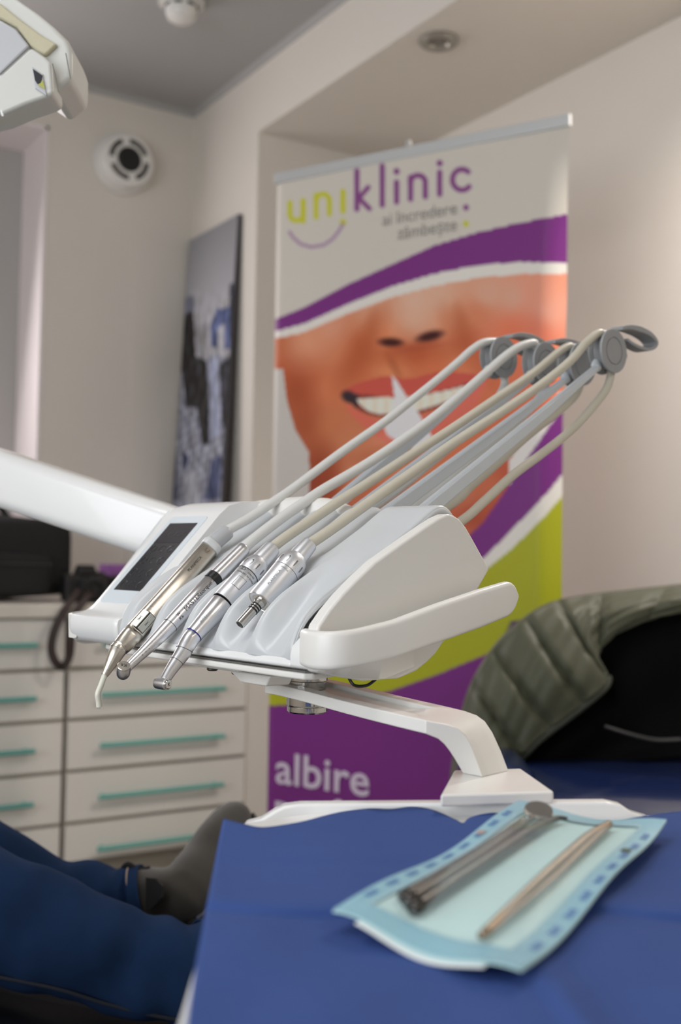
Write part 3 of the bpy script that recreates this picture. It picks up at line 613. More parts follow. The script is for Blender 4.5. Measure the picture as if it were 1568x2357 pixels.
# handle: nose and band sweeping backwards
hp = spline([A([.091, -.026, 0]), A([.104, -.0305, 0]), A([.118, -.0295, 0]), A([.127, -.021, 0]), A([.1305, -.004, 0]), A([.132, .03, 0]), A([.132, .08, 0]), A([.132, .13, 0]), A([.132, .165, 0]), A([.132, .180, 0])], 80)
T, U, V = frames(hp, ZZ); R = []
tot = np.cumsum([0] + [np.linalg.norm(hp[i + 1] - hp[i]) for i in range(79)])
for i, p in enumerate(hp):
    y = p[1]; side = norm(np.cross(T[i], ZZ)); fr = p[0] < .118 and y < 0
    zt = np.interp(y, [-.034, -.009, .029, .079, .133, .165, .180], [-.0175, -.015, -.009, .003, .0145, .0205, .0225]); zb = np.interp(y, [-.033, -.017, .029, .095, .134, .169, .18], [-.047, -.0445, -.0385, -.026, -.018, -.0095, -.007])
    rem = (tot[-1] - tot[i]); hh = (zt - zb) / 2; mid = (zt + zb) / 2
    if rem < .014: q_ = 1 - rem / .014; hh *= math.sqrt(max(0.03, 1 - q_ ** 2.2))
    th = .0052; ring = []
    for c, s in rrect(-th, th, -hh, hh, min(.0042, hh * .9), 4): ring.append(W(p[0] + side[0] * c, p[1] + side[1] * c, mid + s))
    R.append(ring)
M().loft(R).put('side_handle', WHITE2, con, smooth=50)
# fillet web that joins nose, handle and wing below the pocket
R = []
for y in np.linspace(-.027, .075, 30):
    k = np.clip((y + .027) / .1, 0, 1); zt = np.interp(y, [-.03, -.015, .03, .075], [-.024, -.033, -.034, -.031]); xo = .129 - .018 * k ** 1.5
    if y < -.018: xo -= (-.018 - y) * 1.2
    zb = np.interp(y, [-.027, 0, .04, .075], [-.048, -.055, -.058, -.050])
    R.append([W(.098, y, zt), W(.112, y, zt - .001), W(xo, y, zt - .004 - .004 * k), W(xo, y, -.040 + .010 * k), W(.112, y, zb), W(.098, y, zb)])
M().loft(R).put('handle_web', WHITE2, con, smooth=70)
# second handle on the far left end
R = []
for i, p in enumerate(spline([A([-.268, -.0285, 0]), A([-.283, -.026, 0]), A([-.293, -.012, 0]), A([-.296, .03, 0]), A([-.298, .09, 0]), A([-.299, .15, 0])], 40)):
    zt = np.interp(p[1], [-.03, .03, .15], [-.0235, -.018, .006]); R.append([W(p[0] - .004, p[1], zt - .001), W(p[0] + .004, p[1], zt), W(p[0] + .004, p[1], zt - .024), W(p[0] - .002, p[1], zt - .025)])
M().loft(R).put('side_handle', WHITE2, con, bevel=.0025)
# base plate and fittings below
bp = [(-.235, -.012), (-.20, -.024), (-.10, -.0265), (.06, -.0265), (.088, -.0255), (.092, -.018), (.0815, .02), (.0815, .10), (.0, .13), (-.20, .12), (-.24, .06)]
M().prism([W(x, y, -.0575) for x, y in bp], [W(x, y, -.0520) for x, y in bp]).put('base_plate', WHITE2, con, bevel=.002)
M().prism([W(x, y + .002, -.0522) for x, y in bp], [W(x, y + .002, -.0502) for x, y in bp]).put('shadow_gap', mat('brushed_gap_strip', (120, 118, 114), 0.4, 0.5), con, smooth=0)
M().bx(0, 1, 0, 1, 0, 1) if False else None
M().prism([W(x, y, -.0635) for x, y in ((-.115, .0), (-.03, .0), (-.03, .04), (-.115, .04))], [W(x, y, -.0575) for x, y in ((-.115, .0), (-.03, .0), (-.03, .04), (-.115, .04))]).put('bracket_block', WHITE2, con, bevel=.002)
SCREW = mat('dull_screw', (90, 88, 82), 0.4, 0.8)
for px_, py_ in ((498, 1544), (556, 1552)):
    v = L(px_, py_, -.09 if px_ < 520 else -.052); lathe(W(v[0], .016, -.0635), (0, 0, -1), [(0, .0052), (.0035, .0052), (.0045, .004), (.0045, .001)], 16).put('screw', SCREW, con)
# pivot: thin disc, clip and chrome collar
pv = onz(708, 1590, LO[2] - .083); pvz = lambda z: A([pv[0], pv[1], LO[2] + z])
lathe(pvz(-.0575), (0, 0, -1), [(0, .042), (.003, .042), (.0045, .040), (.0055, .034), (.007, .02)], 48).put('pivot_disc', WHITE2, con)
M().prism([W(x, y, -.0725) for x, y in ((-.032, .004), (.004, .004), (.006, .03), (-.03, .03))], [W(x, y, -.0630) for x, y in ((-.05, .004), (.010, .004), (.012, .03), (-.048, .03))]).put('pivot_clip', WHITE2, con, bevel=.002)
lathe(pvz(-.058), (0, 0, -1), [(0, .0165), (.010, .0165), (.0105, .0182), (.0150, .0182), (.016, .0172), (.0225, .0170)], 48).put('pivot_collar', CHROME, con)
# black cable stub below the wing
M().tube(spline([W(.09, .02, -.056), W(.096, .022, -.0635), W(.10, .032, -.0640), W(.10, .042, -.060)], 16), .0013, 8).put('cable', BLACKR, con)
# support arm reaching back left
AR = [(at(440, 1245, 1.27), .040), (at(340, 1212, 1.29), .0415), (at(130, 1142, 1.35), .043), (at(0, 1099, 1.39), .0445), (at(-160, 1046, 1.44), .046), (at(-420, 960, 1.52), .049), (at(-900, 802, 1.78), .052)]
Pp = spline([a for a, b in AR], 40); Rr = np.interp(np.linspace(0, 1, 40), np.linspace(0, 1, len(AR)), [b for a, b in AR])
T, U, V = frames(Pp); R = []
for p, r, u, v in zip(Pp, Rr, U, V):
    R.append([p + u * y + v * x for x, y in rrect(-r * .62, r * .62, -r * .78, r * .78, r * .34, 5)])
M().loft(R).put('support_arm', WHITE, con, smooth=60)

co_ = at(-900, 802, 1.78); ab_ = lambda z: A([co_[0], co_[1], z])
M().tube([ab_(0), ab_(.03), ab_(.031), ab_(co_[2] - .04), ab_(co_[2] + .06)], [.14, .14, .05, .05, .05], 28).put('arm_column', WHITE2, con, smooth=40)

# whip arms with pulleys
PULC = [L(1160, 822, -.15 + .009), L(1258, 836, -.10 + .009), L(1341, 838, -.05 + .009), L(1412.7, 808, 0 + .009)]
wb_ = L(977, 1161, 0.0)
PR = .0262
for i, xk in enumerate(SLOT[:4]):
    py, pz = PULC[i][1], PULC[i][2]
    d = norm(A([0, py - wb_[1], pz - .004 - wb_[2]])); nrm_ = A([0, -d[2], d[1]])
    P0 = A([xk - .002, wb_[1], wb_[2]]) - d * .09; P1 = A([xk - .002, py, pz - .006]) - d * .020
    R = []
    for t in np.linspace(0, 1, 12):
        c = P0 + (P1 - P0) * t; hh = np.interp(t, [0, .7, 1], [.0150, .0115, .006]); ww = np.interp(t, [0, 1], [.0058, .0046])
        R.append([W(*(c + A([a, 0, 0]) + nrm_ * b)) for a, b in ((-ww, 0), (ww, 0), (ww, -hh), (-ww, -hh))])
    wh = M().loft(R).put('whip_arm', WHIPM, con, bevel=.0015)
    o_ = W(xk - .009, py, pz)
    lathe(o_, LX, [(0, .001), (0, PR), (.0015, PR), (.0045, PR * .80), (.009, PR * .76), (.0135, PR * .80), (.0160, PR * .985), (.0165, PR), (.0185, PR), (.0192, PR * .985), (.0192, PR * .635), (.0182, PR * .63), (.0182, PR * .585), (.0192, PR * .58), (.0194, .001)], 48).put('pulley', PULM, wh)
    # fork that holds the pulley
    M().tube([W(*(P1 - d * .004 - nrm_ * .004)), W(xk - .0105, py - d[1] * .012, pz - d[2] * .012), W(xk - .0105, py, pz)], [.006, .006, .0055], 12).put('fork', WHIPM, wh)
    # teardrop finger loop
    oy, oz = py - PULC[3][1], pz - PULC[3][2]
    lp = [L(px_, py_, .004) for px_, py_ in ((1420, 757), (1438, 755), (1462, 761), (1484, 773), (1498, 789), (1494, 801), (1480, 806), (1462, 801), (1446, 792), (1436, 783))]
    lp = spline([A([xk + .004, q_[1] + oy, q_[2] + oz]) for q_ in lp], 40); T, U, V = frames(lp, A([1.0, 0, 0])); R = []
    for k, (p_, t_) in enumerate(zip(lp, T)):
        nn = norm(np.cross(t_, A([1.0, 0, 0]))); wd = np.interp(k, [0, 12, 24, 39], [.0085, .0105, .009, .006]); th = np.interp(k, [0, 8, 20, 39], [.0020, .0034, .0020, .0018])
        R.append([W(*(p_ + A([a, 0, 0]) + nn * b)) for a, b in ((-wd, -th), (wd, -th), (wd, th), (-wd, th))])
    M().loft(R).put('finger_loop', PULM, wh, bevel=.0012)

# ================================================================== the four instruments with their hoses
def chain(name, x, pts, m, parent, n=36, N=None, smooth=50, label=None, up0=None):
    """surface of revolution along pixels (px, py, radius) lying in the console plane x"""
    P = [LW(a, b, x) for a, b, r in pts]; R = [r for a, b, r in pts]
    return M().tube(P, R, n).put(name, m, parent, smooth=smooth, label=label)
def line_chain(name, x, A0, A1, prof, m, parent, n=40, smooth=40, label=None):
    """lathe on the straight axis from pixel A0 to pixel A1; prof: (fraction, radius)"""
    p, q = LW(*A0, x), LW(*A1, x); ln = np.linalg.norm(q - p)
    return lathe(p, q - p, [(t * ln, r) for t, r in prof], n).put(name, m, parent, smooth=smooth, label=label)
def wrap_text(name, s, size, x, A0, A1, t0, r, ang, m, parent, along=True, align='LEFT', label=None, h=.00012, flip=1):
    p, q = LW(*A0, x), LW(*A1, x); e = norm(q - p); v_ = CAM - p; b = norm(v_ - e * (e @ v_)); c = np.cross(e, b)
    if c @ cu < 0: c = -c
    vs, fs = text2d(s, size, align); o = p + (q - p) * t0; out = []
    for tx, ty in vs:
        if along: sx, aa = tx, ang + ty / r
        else: sx, aa = -ty, ang + tx / r
        out.append(o + sx * e + (r + h) * (math.cos(aa) * b + math.sin(aa) * c))
    return M().add(out, fs).put(name, m, parent, smooth=0, label=label)
def wrap_ring(name, x, A0, A1, t, r, m, parent, w_=.0004):
    p, q = LW(*A0, x), LW(*A1, x); e = norm(q - p); o = p + (q - p) * t
    return lathe(o - e * w_, e, [(0, r * .98), (0, r + .00012), (2 * w_, r + .00012), (2 * w_, r * .98)], 40).put(name, m, parent, smooth=30)
def hose(name, i, pix, ret, rad, m, parent):
    x = SLOT[i]; c = PULC[i]; g = .0215
    P = [LW(a, b, x) for a, b in pix]
    # wrap over the pulley: from upper left over the top, round the back, out at the bottom
    wrap = [W(x, c[1] + g * math.cos(t), c[2] + g * math.sin(t)) for t in np.radians([112, 80, 45, 10, -25, -60])]
    P = P + wrap + [LW(a, b, x) for a, b in ret] + [W(x, .185, .045), W(x, .15, .03)]
    return M().tube(spline(P, 150), rad, 18).put(name, m, parent, smooth=180)
# ---- 4: micromotor without handpiece
i4 = thing('micromotor', 'silver dental micromotor with bare ribbed coupling and beige hose', 'dental instrument', LW(600, 1385, 0) - A([0, 0, .02]))
a0, a1 = (600, 1385), (712, 1252)
body4 = line_chain('motor_body', 0, a0, a1, [(-.005, .0105), (0, .0121), (.01, .0123), (.495, .0127), (.4951, .0125)], ALU, i4)
line_chain('motor_collar', 0, a0, a1, [(.50, .0125), (.501, .0128), (.58, .0131), (.65, .0127), (.70, .0115), (.74, .0098), (.755, .0090)], ALU, i4)
line_chain('hose_sleeve', 0, a0, a1, [(.75, .0089), (.76, .0089), (.98, .0078), (1.0, .0075), (1.001, .0052)], ALU, i4)
wrap_ring('seam', 0, a0, a1, .498, .0126, ENGR, i4, .00022)
p, q_ = LW(*a0, 0), LW(*a1, 0); e4 = norm(q_ - p); v_ = CAM - p; b4_ = norm(v_ - e4 * (e4 @ v_)); c4_ = np.cross(e4, b4_); ln4 = np.linalg.norm(q_ - p)
for k in range(10):
    t = math.radians(36 * k + 8); d_ = math.cos(t) * b4_ + math.sin(t) * c4_; R = []
    cc = p + e4 * ln4 * .60 + d_ * .01295
    M().add([cc + e4 * (.0044 * math.cos(s)) + np.cross(e4, d_) * (.0007 * math.sin(s)) + d_ * (.0004 - .0010 * (math.cos(s) > .5)) for s in np.linspace(0, 2 * math.pi, 14, endpoint=False)], [tuple(range(14))]).put('grip_notch', mat('notch_shadow_metal', (150, 150, 154), 0.25, 1.0), i4, smooth=0)
line_chain('face_plate', 0, a0, a1, [(-.006, .0060), (-.004, .0114), (-.012, .0119), (.004, .0121)], STEELW, i4)
t0_, t1_ = (600, 1385), (552, 1438)
line_chain('coupling', 0, t0_, t1_, [(-.02, .0055), (.10, .0055), (.14, .0047), (.40, .0046), (.42, .0045), (.97, .0044), (1.0, .0041), (1.0, .0036), (.85, .0035)], CHROME, i4)
line_chain('coupling_bore', 0, t0_, t1_, [(.86, .001), (.90, .0034), (.985, .0036), (.99, .001)], BLACKR, i4)
for t in (.20, .29, .38): wrap_ring('o_ring', 0, t0_, t1_, t, .0048, BLACKR, i4, .0007)
wrap_text('lettering', 'PLANMECA', .0035, 0, a0, a1, .16, .0126, .30, ENGR2, i4, label='faint grey lettering')
wrap_text('lettering', 'Minetor', .0026, 0, a0, a1, .46, .0128, -.1, ENGR2, i4, along=False, label='faint grey lettering')
hose('hose', 3, [(706, 1259), (717, 1250), (745, 1231), (784, 1204), (841, 1163), (899, 1122), (947, 1089), (1043, 1021), (1149, 952), (1248, 884), (1314, 830), (1347, 792), (1376, 768)], [(1398, 892), (1364, 938), (1314, 991), (1248, 1044), (1182, 1093), (1116, 1153), (1063, 1199)], .0050, HOSEB, i4)
# ---- 3: contra-angle handpiece on a motor
i3 = thing('contra_angle_handpiece', 'silver contra-angle handpiece with thin blue ring and beige hose', 'dental instrument', LW(500, 1395, -.05) - A([0, 0, .02]))
b0, b1 = (513, 1385.5), (627.5, 1261.5); x3 = -.05
line_chain('motor_body', x3, b0, b1, [(0, .0103), (.01, .0107), (.48, .0114), (.485, .0112)], ALU, i3)
line_chain('motor_collar', x3, b0, b1, [(.49, .0112), (.495, .0115), (.58, .0118), (.66, .0113), (.71, .0100), (.75, .0086)], ALU, i3)
line_chain('hose_sleeve', x3, b0, b1, [(.74, .0090), (.75, .0090), (.97, .0082), (1.0, .0078), (1.001, .0052)], ALU, i3)
wrap_ring('seam', x3, b0, b1, .488, .0114, ENGR, i3, .00035); wrap_ring('seam', x3, b0, b1, .0, .0104, BLACKR, i3, .0004)
p, q_ = LW(*b0, x3), LW(*b1, x3); e3 = norm(q_ - p); v_ = CAM - p; b3_ = norm(v_ - e3 * (e3 @ v_)); c3_ = np.cross(e3, b3_); ln3 = np.linalg.norm(q_ - p)
for k in range(10):
    t = math.radians(36 * k + 8); d_ = math.cos(t) * b3_ + math.sin(t) * c3_; cc = p + e3 * ln3 * .60 + d_ * .01165
    M().add([cc + e3 * (.0044 * math.cos(s)) + np.cross(e3, d_) * (.0007 * math.sin(s)) + d_ * (.0004 - .0010 * (math.cos(s) > .5)) for s in np.linspace(0, 2 * math.pi, 14, endpoint=False)], [tuple(range(14))]).put('grip_notch', mat('notch_shadow_metal', (0, 0, 0)), i3, smooth=0)
chain('handpiece_body', x3, [(512, 1386.6, .0085), (511.5, 1387.3, .0099), (510, 1389, .0102), (480, 1423, .0092), (455, 1451.5, .0081), (446, 1461.5, .0079)], STEEL, i3)
chain('handpiece_neck', x3, [(446.5, 1461, .0070), (446, 1461.5, .00785), (438, 1472, .0078), (429, 1487, .0075), (421, 1503, .0070), (406, 1524, .0060), (391, 1546, .0052), (379, 1566, .0045)], STEEL, i3)
wrap_ring('blue_ring', x3, (446, 1461.5), (455, 1451.5), 0, .0080, BLUEM, i3, .0005)
wrap_ring('seam', x3, (424.5, 1495), (421, 1503), 0, .00735, ENGR, i3, .0002); wrap_ring('seam', x3, (407, 1522), (391, 1546), 0, .0061, ENGR, i3, .0002)
hc = LW(374, 1573, x3); hax = norm(.82 * r0 - .58 * f0 - .02 * ZZ)
hd = lathe(hc - hax * .0075, hax, [(0, .001), (.0002, .0040), (.0012, .0050), (.003, .0053), (.0125, .0053), (.0128, .0050), (.0134, .0049), (.0136, .0045)], 36).put('handpiece_head', STEEL, i3)
lathe(hc + hax * .0060, hax, [(0, .0044), (.0012, .0043), (.0018, .0036), (.0018, .0001)], 30).put('push_button', CHROME, hd)
hb = norm(np.cross(ZZ, hax)); vs, fs = text2d('K', .0046, 'CENTER')
hb = hb if hb @ r0 > 0 else -hb; hu = norm(np.cross(hax, hb)); hu = hu if hu[2] > 0 else -hu
M().add([hc + hax * .0079 + hb * x_ + hu * (y_ - .0016) for x_, y_ in vs], fs).put('logo_mark', ENGR, hd, smooth=0, label='dark engraved letter K')
wrap_text('lettering', 'CE', .0042, x3, b0, b1, .475, .01145, .42, ENGR, i3, along=False, label='dark engraved mark')
wrap_text('lettering', 'MADE IN GERMANY', .0024, x3, b0, b1, .41, .0113, -.85, ENGR, i3, along=False, label='dark engraved lettering')
wrap_text('lettering', 'SN-9427', .0024, x3, b0, b1, .455, .0114, -.62, ENGR, i3, along=False, label='dark engraved serial number')
wrap_text('lettering', '135°C', .0026, x3, b0, b1, .245, .01085, -.22, ENGR, i3, along=False, label='dark engraved mark in a square frame')
p_ = p + e3 * ln3 * .27; fr = []
for (s0_, g0), (s1_, g1) in zip([(-.0055, -.30), (.0055, -.30), (.0055, .50), (-.0055, .50), (-.0055, -.30)][:-1], [(.0055, -.30), (.0055, .50), (-.0055, .50), (-.0055, -.30)]):
    M().tube([p_ + e3 * (s0_ + (s1_ - s0_) * t) + .01115 * (math.cos(g0 + (g1 - g0) * t) * b3_ + math.sin(g0 + (g1 - g0) * t) * (c3_ if c3_ @ cu > 0 else -c3_)) for t in np.linspace(0, 1, 8)], .00016, 6).put('frame_line', ENGR, i3)
wrap_text('lettering', 'INTRAmatic', .0032, x3, (446, 1461.5), (510, 1389), .25, .0089, .25, ENGR2, i3, label='faint grey lettering')
hose('hose', 2, [(621, 1269), (633, 1256), (655, 1239), (690, 1215), (726, 1191), (784, 1152), (832, 1122), (947, 1047), (1043, 985), (1149, 913), (1228, 859), (1281, 815), (1308, 798)], [(1324, 911), (1281, 951), (1215, 1003), (1149, 1063), (1083, 1120), (1040, 1160)], .0050, HOSEB, i3)
# ---- 2: turbine handpiece
i2 = thing('turbine_handpiece', 'silver turbine handpiece with black ring and pale grey hose', 'dental instrument', LW(410, 1420, -.10) - A([0, 0, .02])); x2 = -.10
c0, c1 = (492, 1332), (562.5, 1261.5)
line_chain('coupling', x2, c0, c1, [(.08, .0072), (.085, .0074), (.9, .0068), (.985, .0067), (1.0, .0063), (1.001, .005)], STEEL, i2)
line_chain('black_ring', x2, c0, c1, [(-.09, .0072), (-.085, .0080), (.07, .0080), (.085, .0073)], BLACKR, i2)
chain('handpiece_body', x2, [(486, 1338.5, .0068), (485, 1339.5, .0076), (440, 1387, .0077), (415, 1414, .0076), (392, 1439, .0073)], STEEL, i2)
chain('handpiece_neck', x2, [(392.5, 1438.5, .0068), (392, 1439, .0073), (370, 1462, .0066), (345, 1487, .0056), (320, 1511, .0047), (300, 1530, .0042), (291, 1540, .0040)], STEEL, i2)
wrap_ring('seam', x2, (392, 1439), (415, 1414), 0, .0074, ENGR, i2, .0002)
hc = LW(284, 1545, x2); hax = norm(-.60 * f0 + .76 * ZZ + .16 * r0)
hd = lathe(hc - hax * .0075, hax, [(0, .001), (.0005, .0035), (.0018, .0050), (.004, .0060), (.0075, .0063), (.0125, .0061), (.0132, .0059)], 36).put('handpiece_head', STEEL, i2)
lathe(hc + hax * .0055, hax, [(0, .0059), (.0012, .0059), (.0018, .0054), (.0019, .0001)], 36).put('push_button', STEELW, hd)
hb = norm(np.cross(ZZ, hax)); hb = hb if hb @ r0 > 0 else -hb; hu = norm(np.cross(hax, hb)); hu = hu if hu[2] > 0 else -hu
vs, fs = text2d('K6', .0048, 'CENTER'); ca, sa = math.cos(2.9), math.sin(2.9)
M().add([hc + hax * .0076 + hb * (x_ * ca - (y_ - .0017) * sa) + hu * (x_ * sa + (y_ - .0017) * ca) for x_, y_ in vs], fs).put('logo_mark', ENGR, hd, smooth=0, label='dark engraved round logo mark')
wrap_text('lettering', 'MASTERtorque', .0060, x2, (392, 1439), (485, 1339.5), .30, .0079, -.30, ENGR, i2, label='dark lettering MASTERtorque')
wrap_text('logo_mark', 'W', .0042, x2, (392, 1439), (485, 1339.5), .14, .0077, .02, ENGR, i2, label='small dark mark beside the lettering')
wrap_text('logo_mark', 'K6', .0042, x2, (392, 1439), (485, 1339.5), .13, .0077, -.52, ENGR, i2, label='small dark mark beside the lettering')
for k in range(5): wrap_text('print_dot', '.', .007, x2, (320, 1511), (392, 1439), .02 + .10 * k, .0052, -.35, ENGR, i2)
hose('hose', 1, [(556, 1268), (569, 1255), (590, 1237), (650, 1191), (707, 1152), (746, 1126), (851, 1064), (947, 999), (1011, 951), (1080, 893), (1116, 861), (1166, 818), (1199, 797), (1228, 790)], [(1255, 890), (1235, 925), (1190, 970), (1120, 1030), (1050, 1090), (980, 1150)], .0054, HOSEW, i2)
# ---- 1: air-water syringe
i1 = thing('air_water_syringe', 'brushed steel air water syringe with two buttons and bent ivory tip', 'dental instrument', LW(400, 1360, -.15) - A([0, 0, .02])); x1 = -.15
d0, d1 = (296, 1470), (482, 1262)
p, q_ = LW(*d0, x1), LW(*d1, x1); e1 = norm(q_ - p); ln1 = np.linalg.norm(q_ - p); v_ = CAM - p; bb = norm(v_ - e1 * (e1 @ v_)); cc_ = np.cross(e1, bb); cc_ = cc_ if cc_ @ cu > 0 else -cc_
def syr_ring(t, r, pw=3.2, n=40, k=1.0):
    o = p + e1 * ln1 * t; out = []
    for s in np.linspace(0, 2 * math.pi, n, endpoint=False):
        c, s2 = math.cos(s + .35), math.sin(s + .35); c = math.copysign(abs(c) ** (2 / pw), c); s2 = math.copysign(abs(s2) ** (2 / pw), s2)
        out.append(o + r * .93 * (c * bb + s2 * cc_))
    return out
M().loft([syr_ring(t, r) for t, r in ((.06, .0096), (.065, .0104), (.5, .0103), (.985, .0100), (.99, .0094))]).put('syringe_body', STEELW, i1, smooth=50)
M().loft([syr_ring(t, r) for t, r in ((.985, .0106), (1.0, .0110), (1.035, .0110), (1.045, .0104))]).put('end_flange', mat('pale_grey_flange', (206, 208, 210), 0.35), i1, smooth=40)
chain('hose_boot', x1, [(485, 1258.5, .0086), (486, 1257, .0088), (500, 1243, .0084), (518, 1229, .0080), (524, 1224, .0074), (527, 1221, .0052)], GREYR, i1)
# dome nose
M().loft([syr_ring(t, r, pw) for t, r, pw in ((.075, .0103, 3.0), (.02, .0104, 2.6), (-.03, .0100, 2.3), (-.08, .0092, 2.0), (-.105, .0083, 2.0))]).put('syringe_nose', STEELW, i1, smooth=180)
chain('nose_cone', x1, [(276, 1489, .0076), (272, 1495, .0082), (264, 1511, .0070), (252, 1534, .0050), (241, 1554, .0033)], STEELW, i1)
wrap_ring('seam', x1, (272, 1495), (264, 1511), 0, .0083, CHROME, i1, .0003)
M().tube(spline([LW(242, 1552, x1), LW(233, 1576, x1), LW(226, 1594, x1), LW(225, 1603, x1), LW(227, 1615, x1), LW(228, 1627, x1)], 40), .0026, 16).put('syringe_tip', IVORY, i1, smooth=60)
M().tube([LW(228, 1625, x1), LW(228.3, 1632, x1)], .0011, 12).put('tip_nozzle', STEEL, i1)
BUT = mat('satin_button_metal', (196, 196, 188), 0.35, 0.75, var=.03)
for sgn in (1, -1):
    an = .38 * sgn + .10; dn = math.cos(an) * bb + math.sin(an) * cc_; tn = np.cross(e1, dn)
    o = p + e1 * ln1 * .155 + dn * .0099
    b_ = M().box(o, e1 * .0098, tn * .0035, dn * .0012).put('button', BUT, i1, bevel=.0005)
    M().box(o - dn * .0005, e1 * .0104, tn * .0041, dn * .0009).put('button_recess', GAPM, i1, smooth=0)
    for (a, b, c, d) in ((-.5, -.3, .1, 0.0), (-.5, .0, .1, .05), (-.5, .3, .1, .1), (.1, 0, .45, .35), (.1, 0, .45, -.25)):
        M().tube([o + dn * .0013 + e1 * a * .006 + tn * b * .003, o + dn * .0013 + e1 * c * .006 + tn * d * .003], .00014, 6).put('spray_symbol', ENGR, b_)
wrap_text('lettering', 'PLANMECA', .0040, x1, d0, d1, .70, .0099, -.08, ENGR, i1, label='small dark lettering in a thin frame')
wrap_text('logo_mark', 'C', .0060, x1, d0, d1, .925, .0099, -.20, mat('bronze_logo', (130, 112, 90), 0.4, .8), i1, label='small bronze logo')
hose('hose', 0, [(519, 1228), (531, 1217), (572, 1194), (630, 1155), (677, 1123), (788, 1040), (883, 973), (940, 928), (1000, 880), (1050, 838), (1083, 808), (1112, 789)], [(1162, 883), (1150, 910), (1120, 955), (1060, 1010), (980, 1075), (900, 1140)], .0050, HOSEW, i1)

# ================================================================== tray on its swing arm
ta = thing('bracket_table', 'white bracket table on a chrome pivoted swing arm under the console', 'table', onz(1110, 1800, .84))
ZA = .9025
near = [(610, 1571), (640, 1576), (700, 1590), (800, 1616), (900, 1640), (980, 1658)]
far = [(640, 1549), (700, 1552), (765, 1564), (850, 1584), (940, 1606), (1020, 1624)]
R = []
th = .0098
def ring4(nu, fu, nl, fl, k):                              # channel section: near upper, far upper, near lower, far lower, channel depth
    x1_ = nu + (fu - nu) * .22; x2_ = nu + (fu - nu) * .78; dn = (nl - nu) * k
    return [nl, nu, x1_, x1_ + dn + (fu - nu) * .03, x2_ + dn - (fu - nu) * .03, x2_, fu, fl]
NR = 26
ns_ = spline([A([a, b, 0.]) for a, b in near], NR); fs2 = spline([A([a, b, 0.]) for a, b in far], NR)
for i in range(NR):
    t = i / (NR - 1); nu, fu = onz(ns_[i][0], ns_[i][1], ZA), onz(fs2[i][0], fs2[i][1], ZA)
    k = .42 * min(1, max(0, (t - .30) / .10)) * min(1, max(0, (.97 - t) / .10))
    R.append(ring4(nu, fu, nu - A([0, 0, th]), fu - A([0, 0, th]), k))
# bend and leg
ZP = .860
Bq, Aq, Cq = onz(1110, 1789, ZP), onz(1065, 1780, ZP), onz(1172, 1775, ZP); Dq = Aq + Cq - Bq
d_n = (onz(980, 1658, ZA) - CAM) @ fw; d_b = (Bq - CAM) @ fw; d_f = (onz(1020, 1624, ZA) - CAM) @ fw; d_c = (Cq - CAM) @ fw; d_a = (Aq - CAM) @ fw
for t, nu_, fu_, nl_, k in ((.08, (1028, 1667), (1070, 1636), (1008, 1701), 0), (.18, (1054, 1676), (1098, 1646), (1022, 1713), 0), (.30, (1072, 1692), (1117, 1660), (1033, 1727), 0), (.48, (1085, 1716), (1134, 1685), (1044, 1744), 0), (.72, (1098, 1752), (1154, 1728), (1055, 1763), 0)):
    nu = at(*nu_, d_n + (d_b - d_n) * t); fu = at(*fu_, d_f + (d_c - d_f) * t); nl = at(*nl_, d_n + (d_a - d_n) * t); fl = nl + (fu - nu)
    R.append(ring4(nu, fu, nl, fl, 0))
R.append(ring4(Bq, Cq, Aq, Dq, 0))
M().loft(R).put('swing_arm', WHITE2, ta, bevel=.0035, seg=4)
lathe(pvz(-.0865), (0, 0, -1), [(0, .0192), (.0085, .0192), (.009, .0178), (.0098, .0177), (.0102, .0184), (.0145, .0184), (.0158, .0172), (.0158, .001)], 56).put('knob', CHROME, ta)
fp = [onz(1045, 1772, ZP), onz(1200, 1768, ZP), onz(1276, 1821, ZP), onz(1014, 1829, ZP)]
M().prism([q_ - A([0, 0, .0085]) for q_ in fp], fp).put('foot_plate', WHITE2, ta, bevel=.002)
# tray with a raised rear rim
ZT = .842
tl = [onz(560, 1893, ZT), onz(532, 1930, ZT), onz(480, 2110, ZT), onz(409, 2357, ZT), onz(362, 2520, ZT), ground(.215, .335, ZT), ground(.222, .35, ZT), ground(.222, .73, ZT), ground(.205, .772, ZT), ground(.0, .782, ZT)]
tp = M().prism([q_ - A([0, 0, .006]) for q_ in tl], tl).put('tray_pan', WHITE, ta, bevel=.002)
rim = [(562, 1896), (600, 1886), (632, 1866), (655, 1855), (690, 1850.5), (1000, 1848.5), (1395, 1846), (1430, 1853), (1455, 1870), (1500, 1884), (1500, 1905), (562, 1912)]
n_ = -f0; cpl = (ground(0, .772, 0)) @ n_
fr_ = [onplane(q_, n_, cpl) for q_ in rim]
M().prism(fr_, [q_ + f0 * .012 for q_ in fr_]).put('tray_rim', WHITE, ta, bevel=.003)
base_f = [onz(a, b, ZT + .003) for a, b in ((562, 1893), (700, 1884), (1480, 1880), (1497, 1884), (1480, 1915), (600, 1925))]
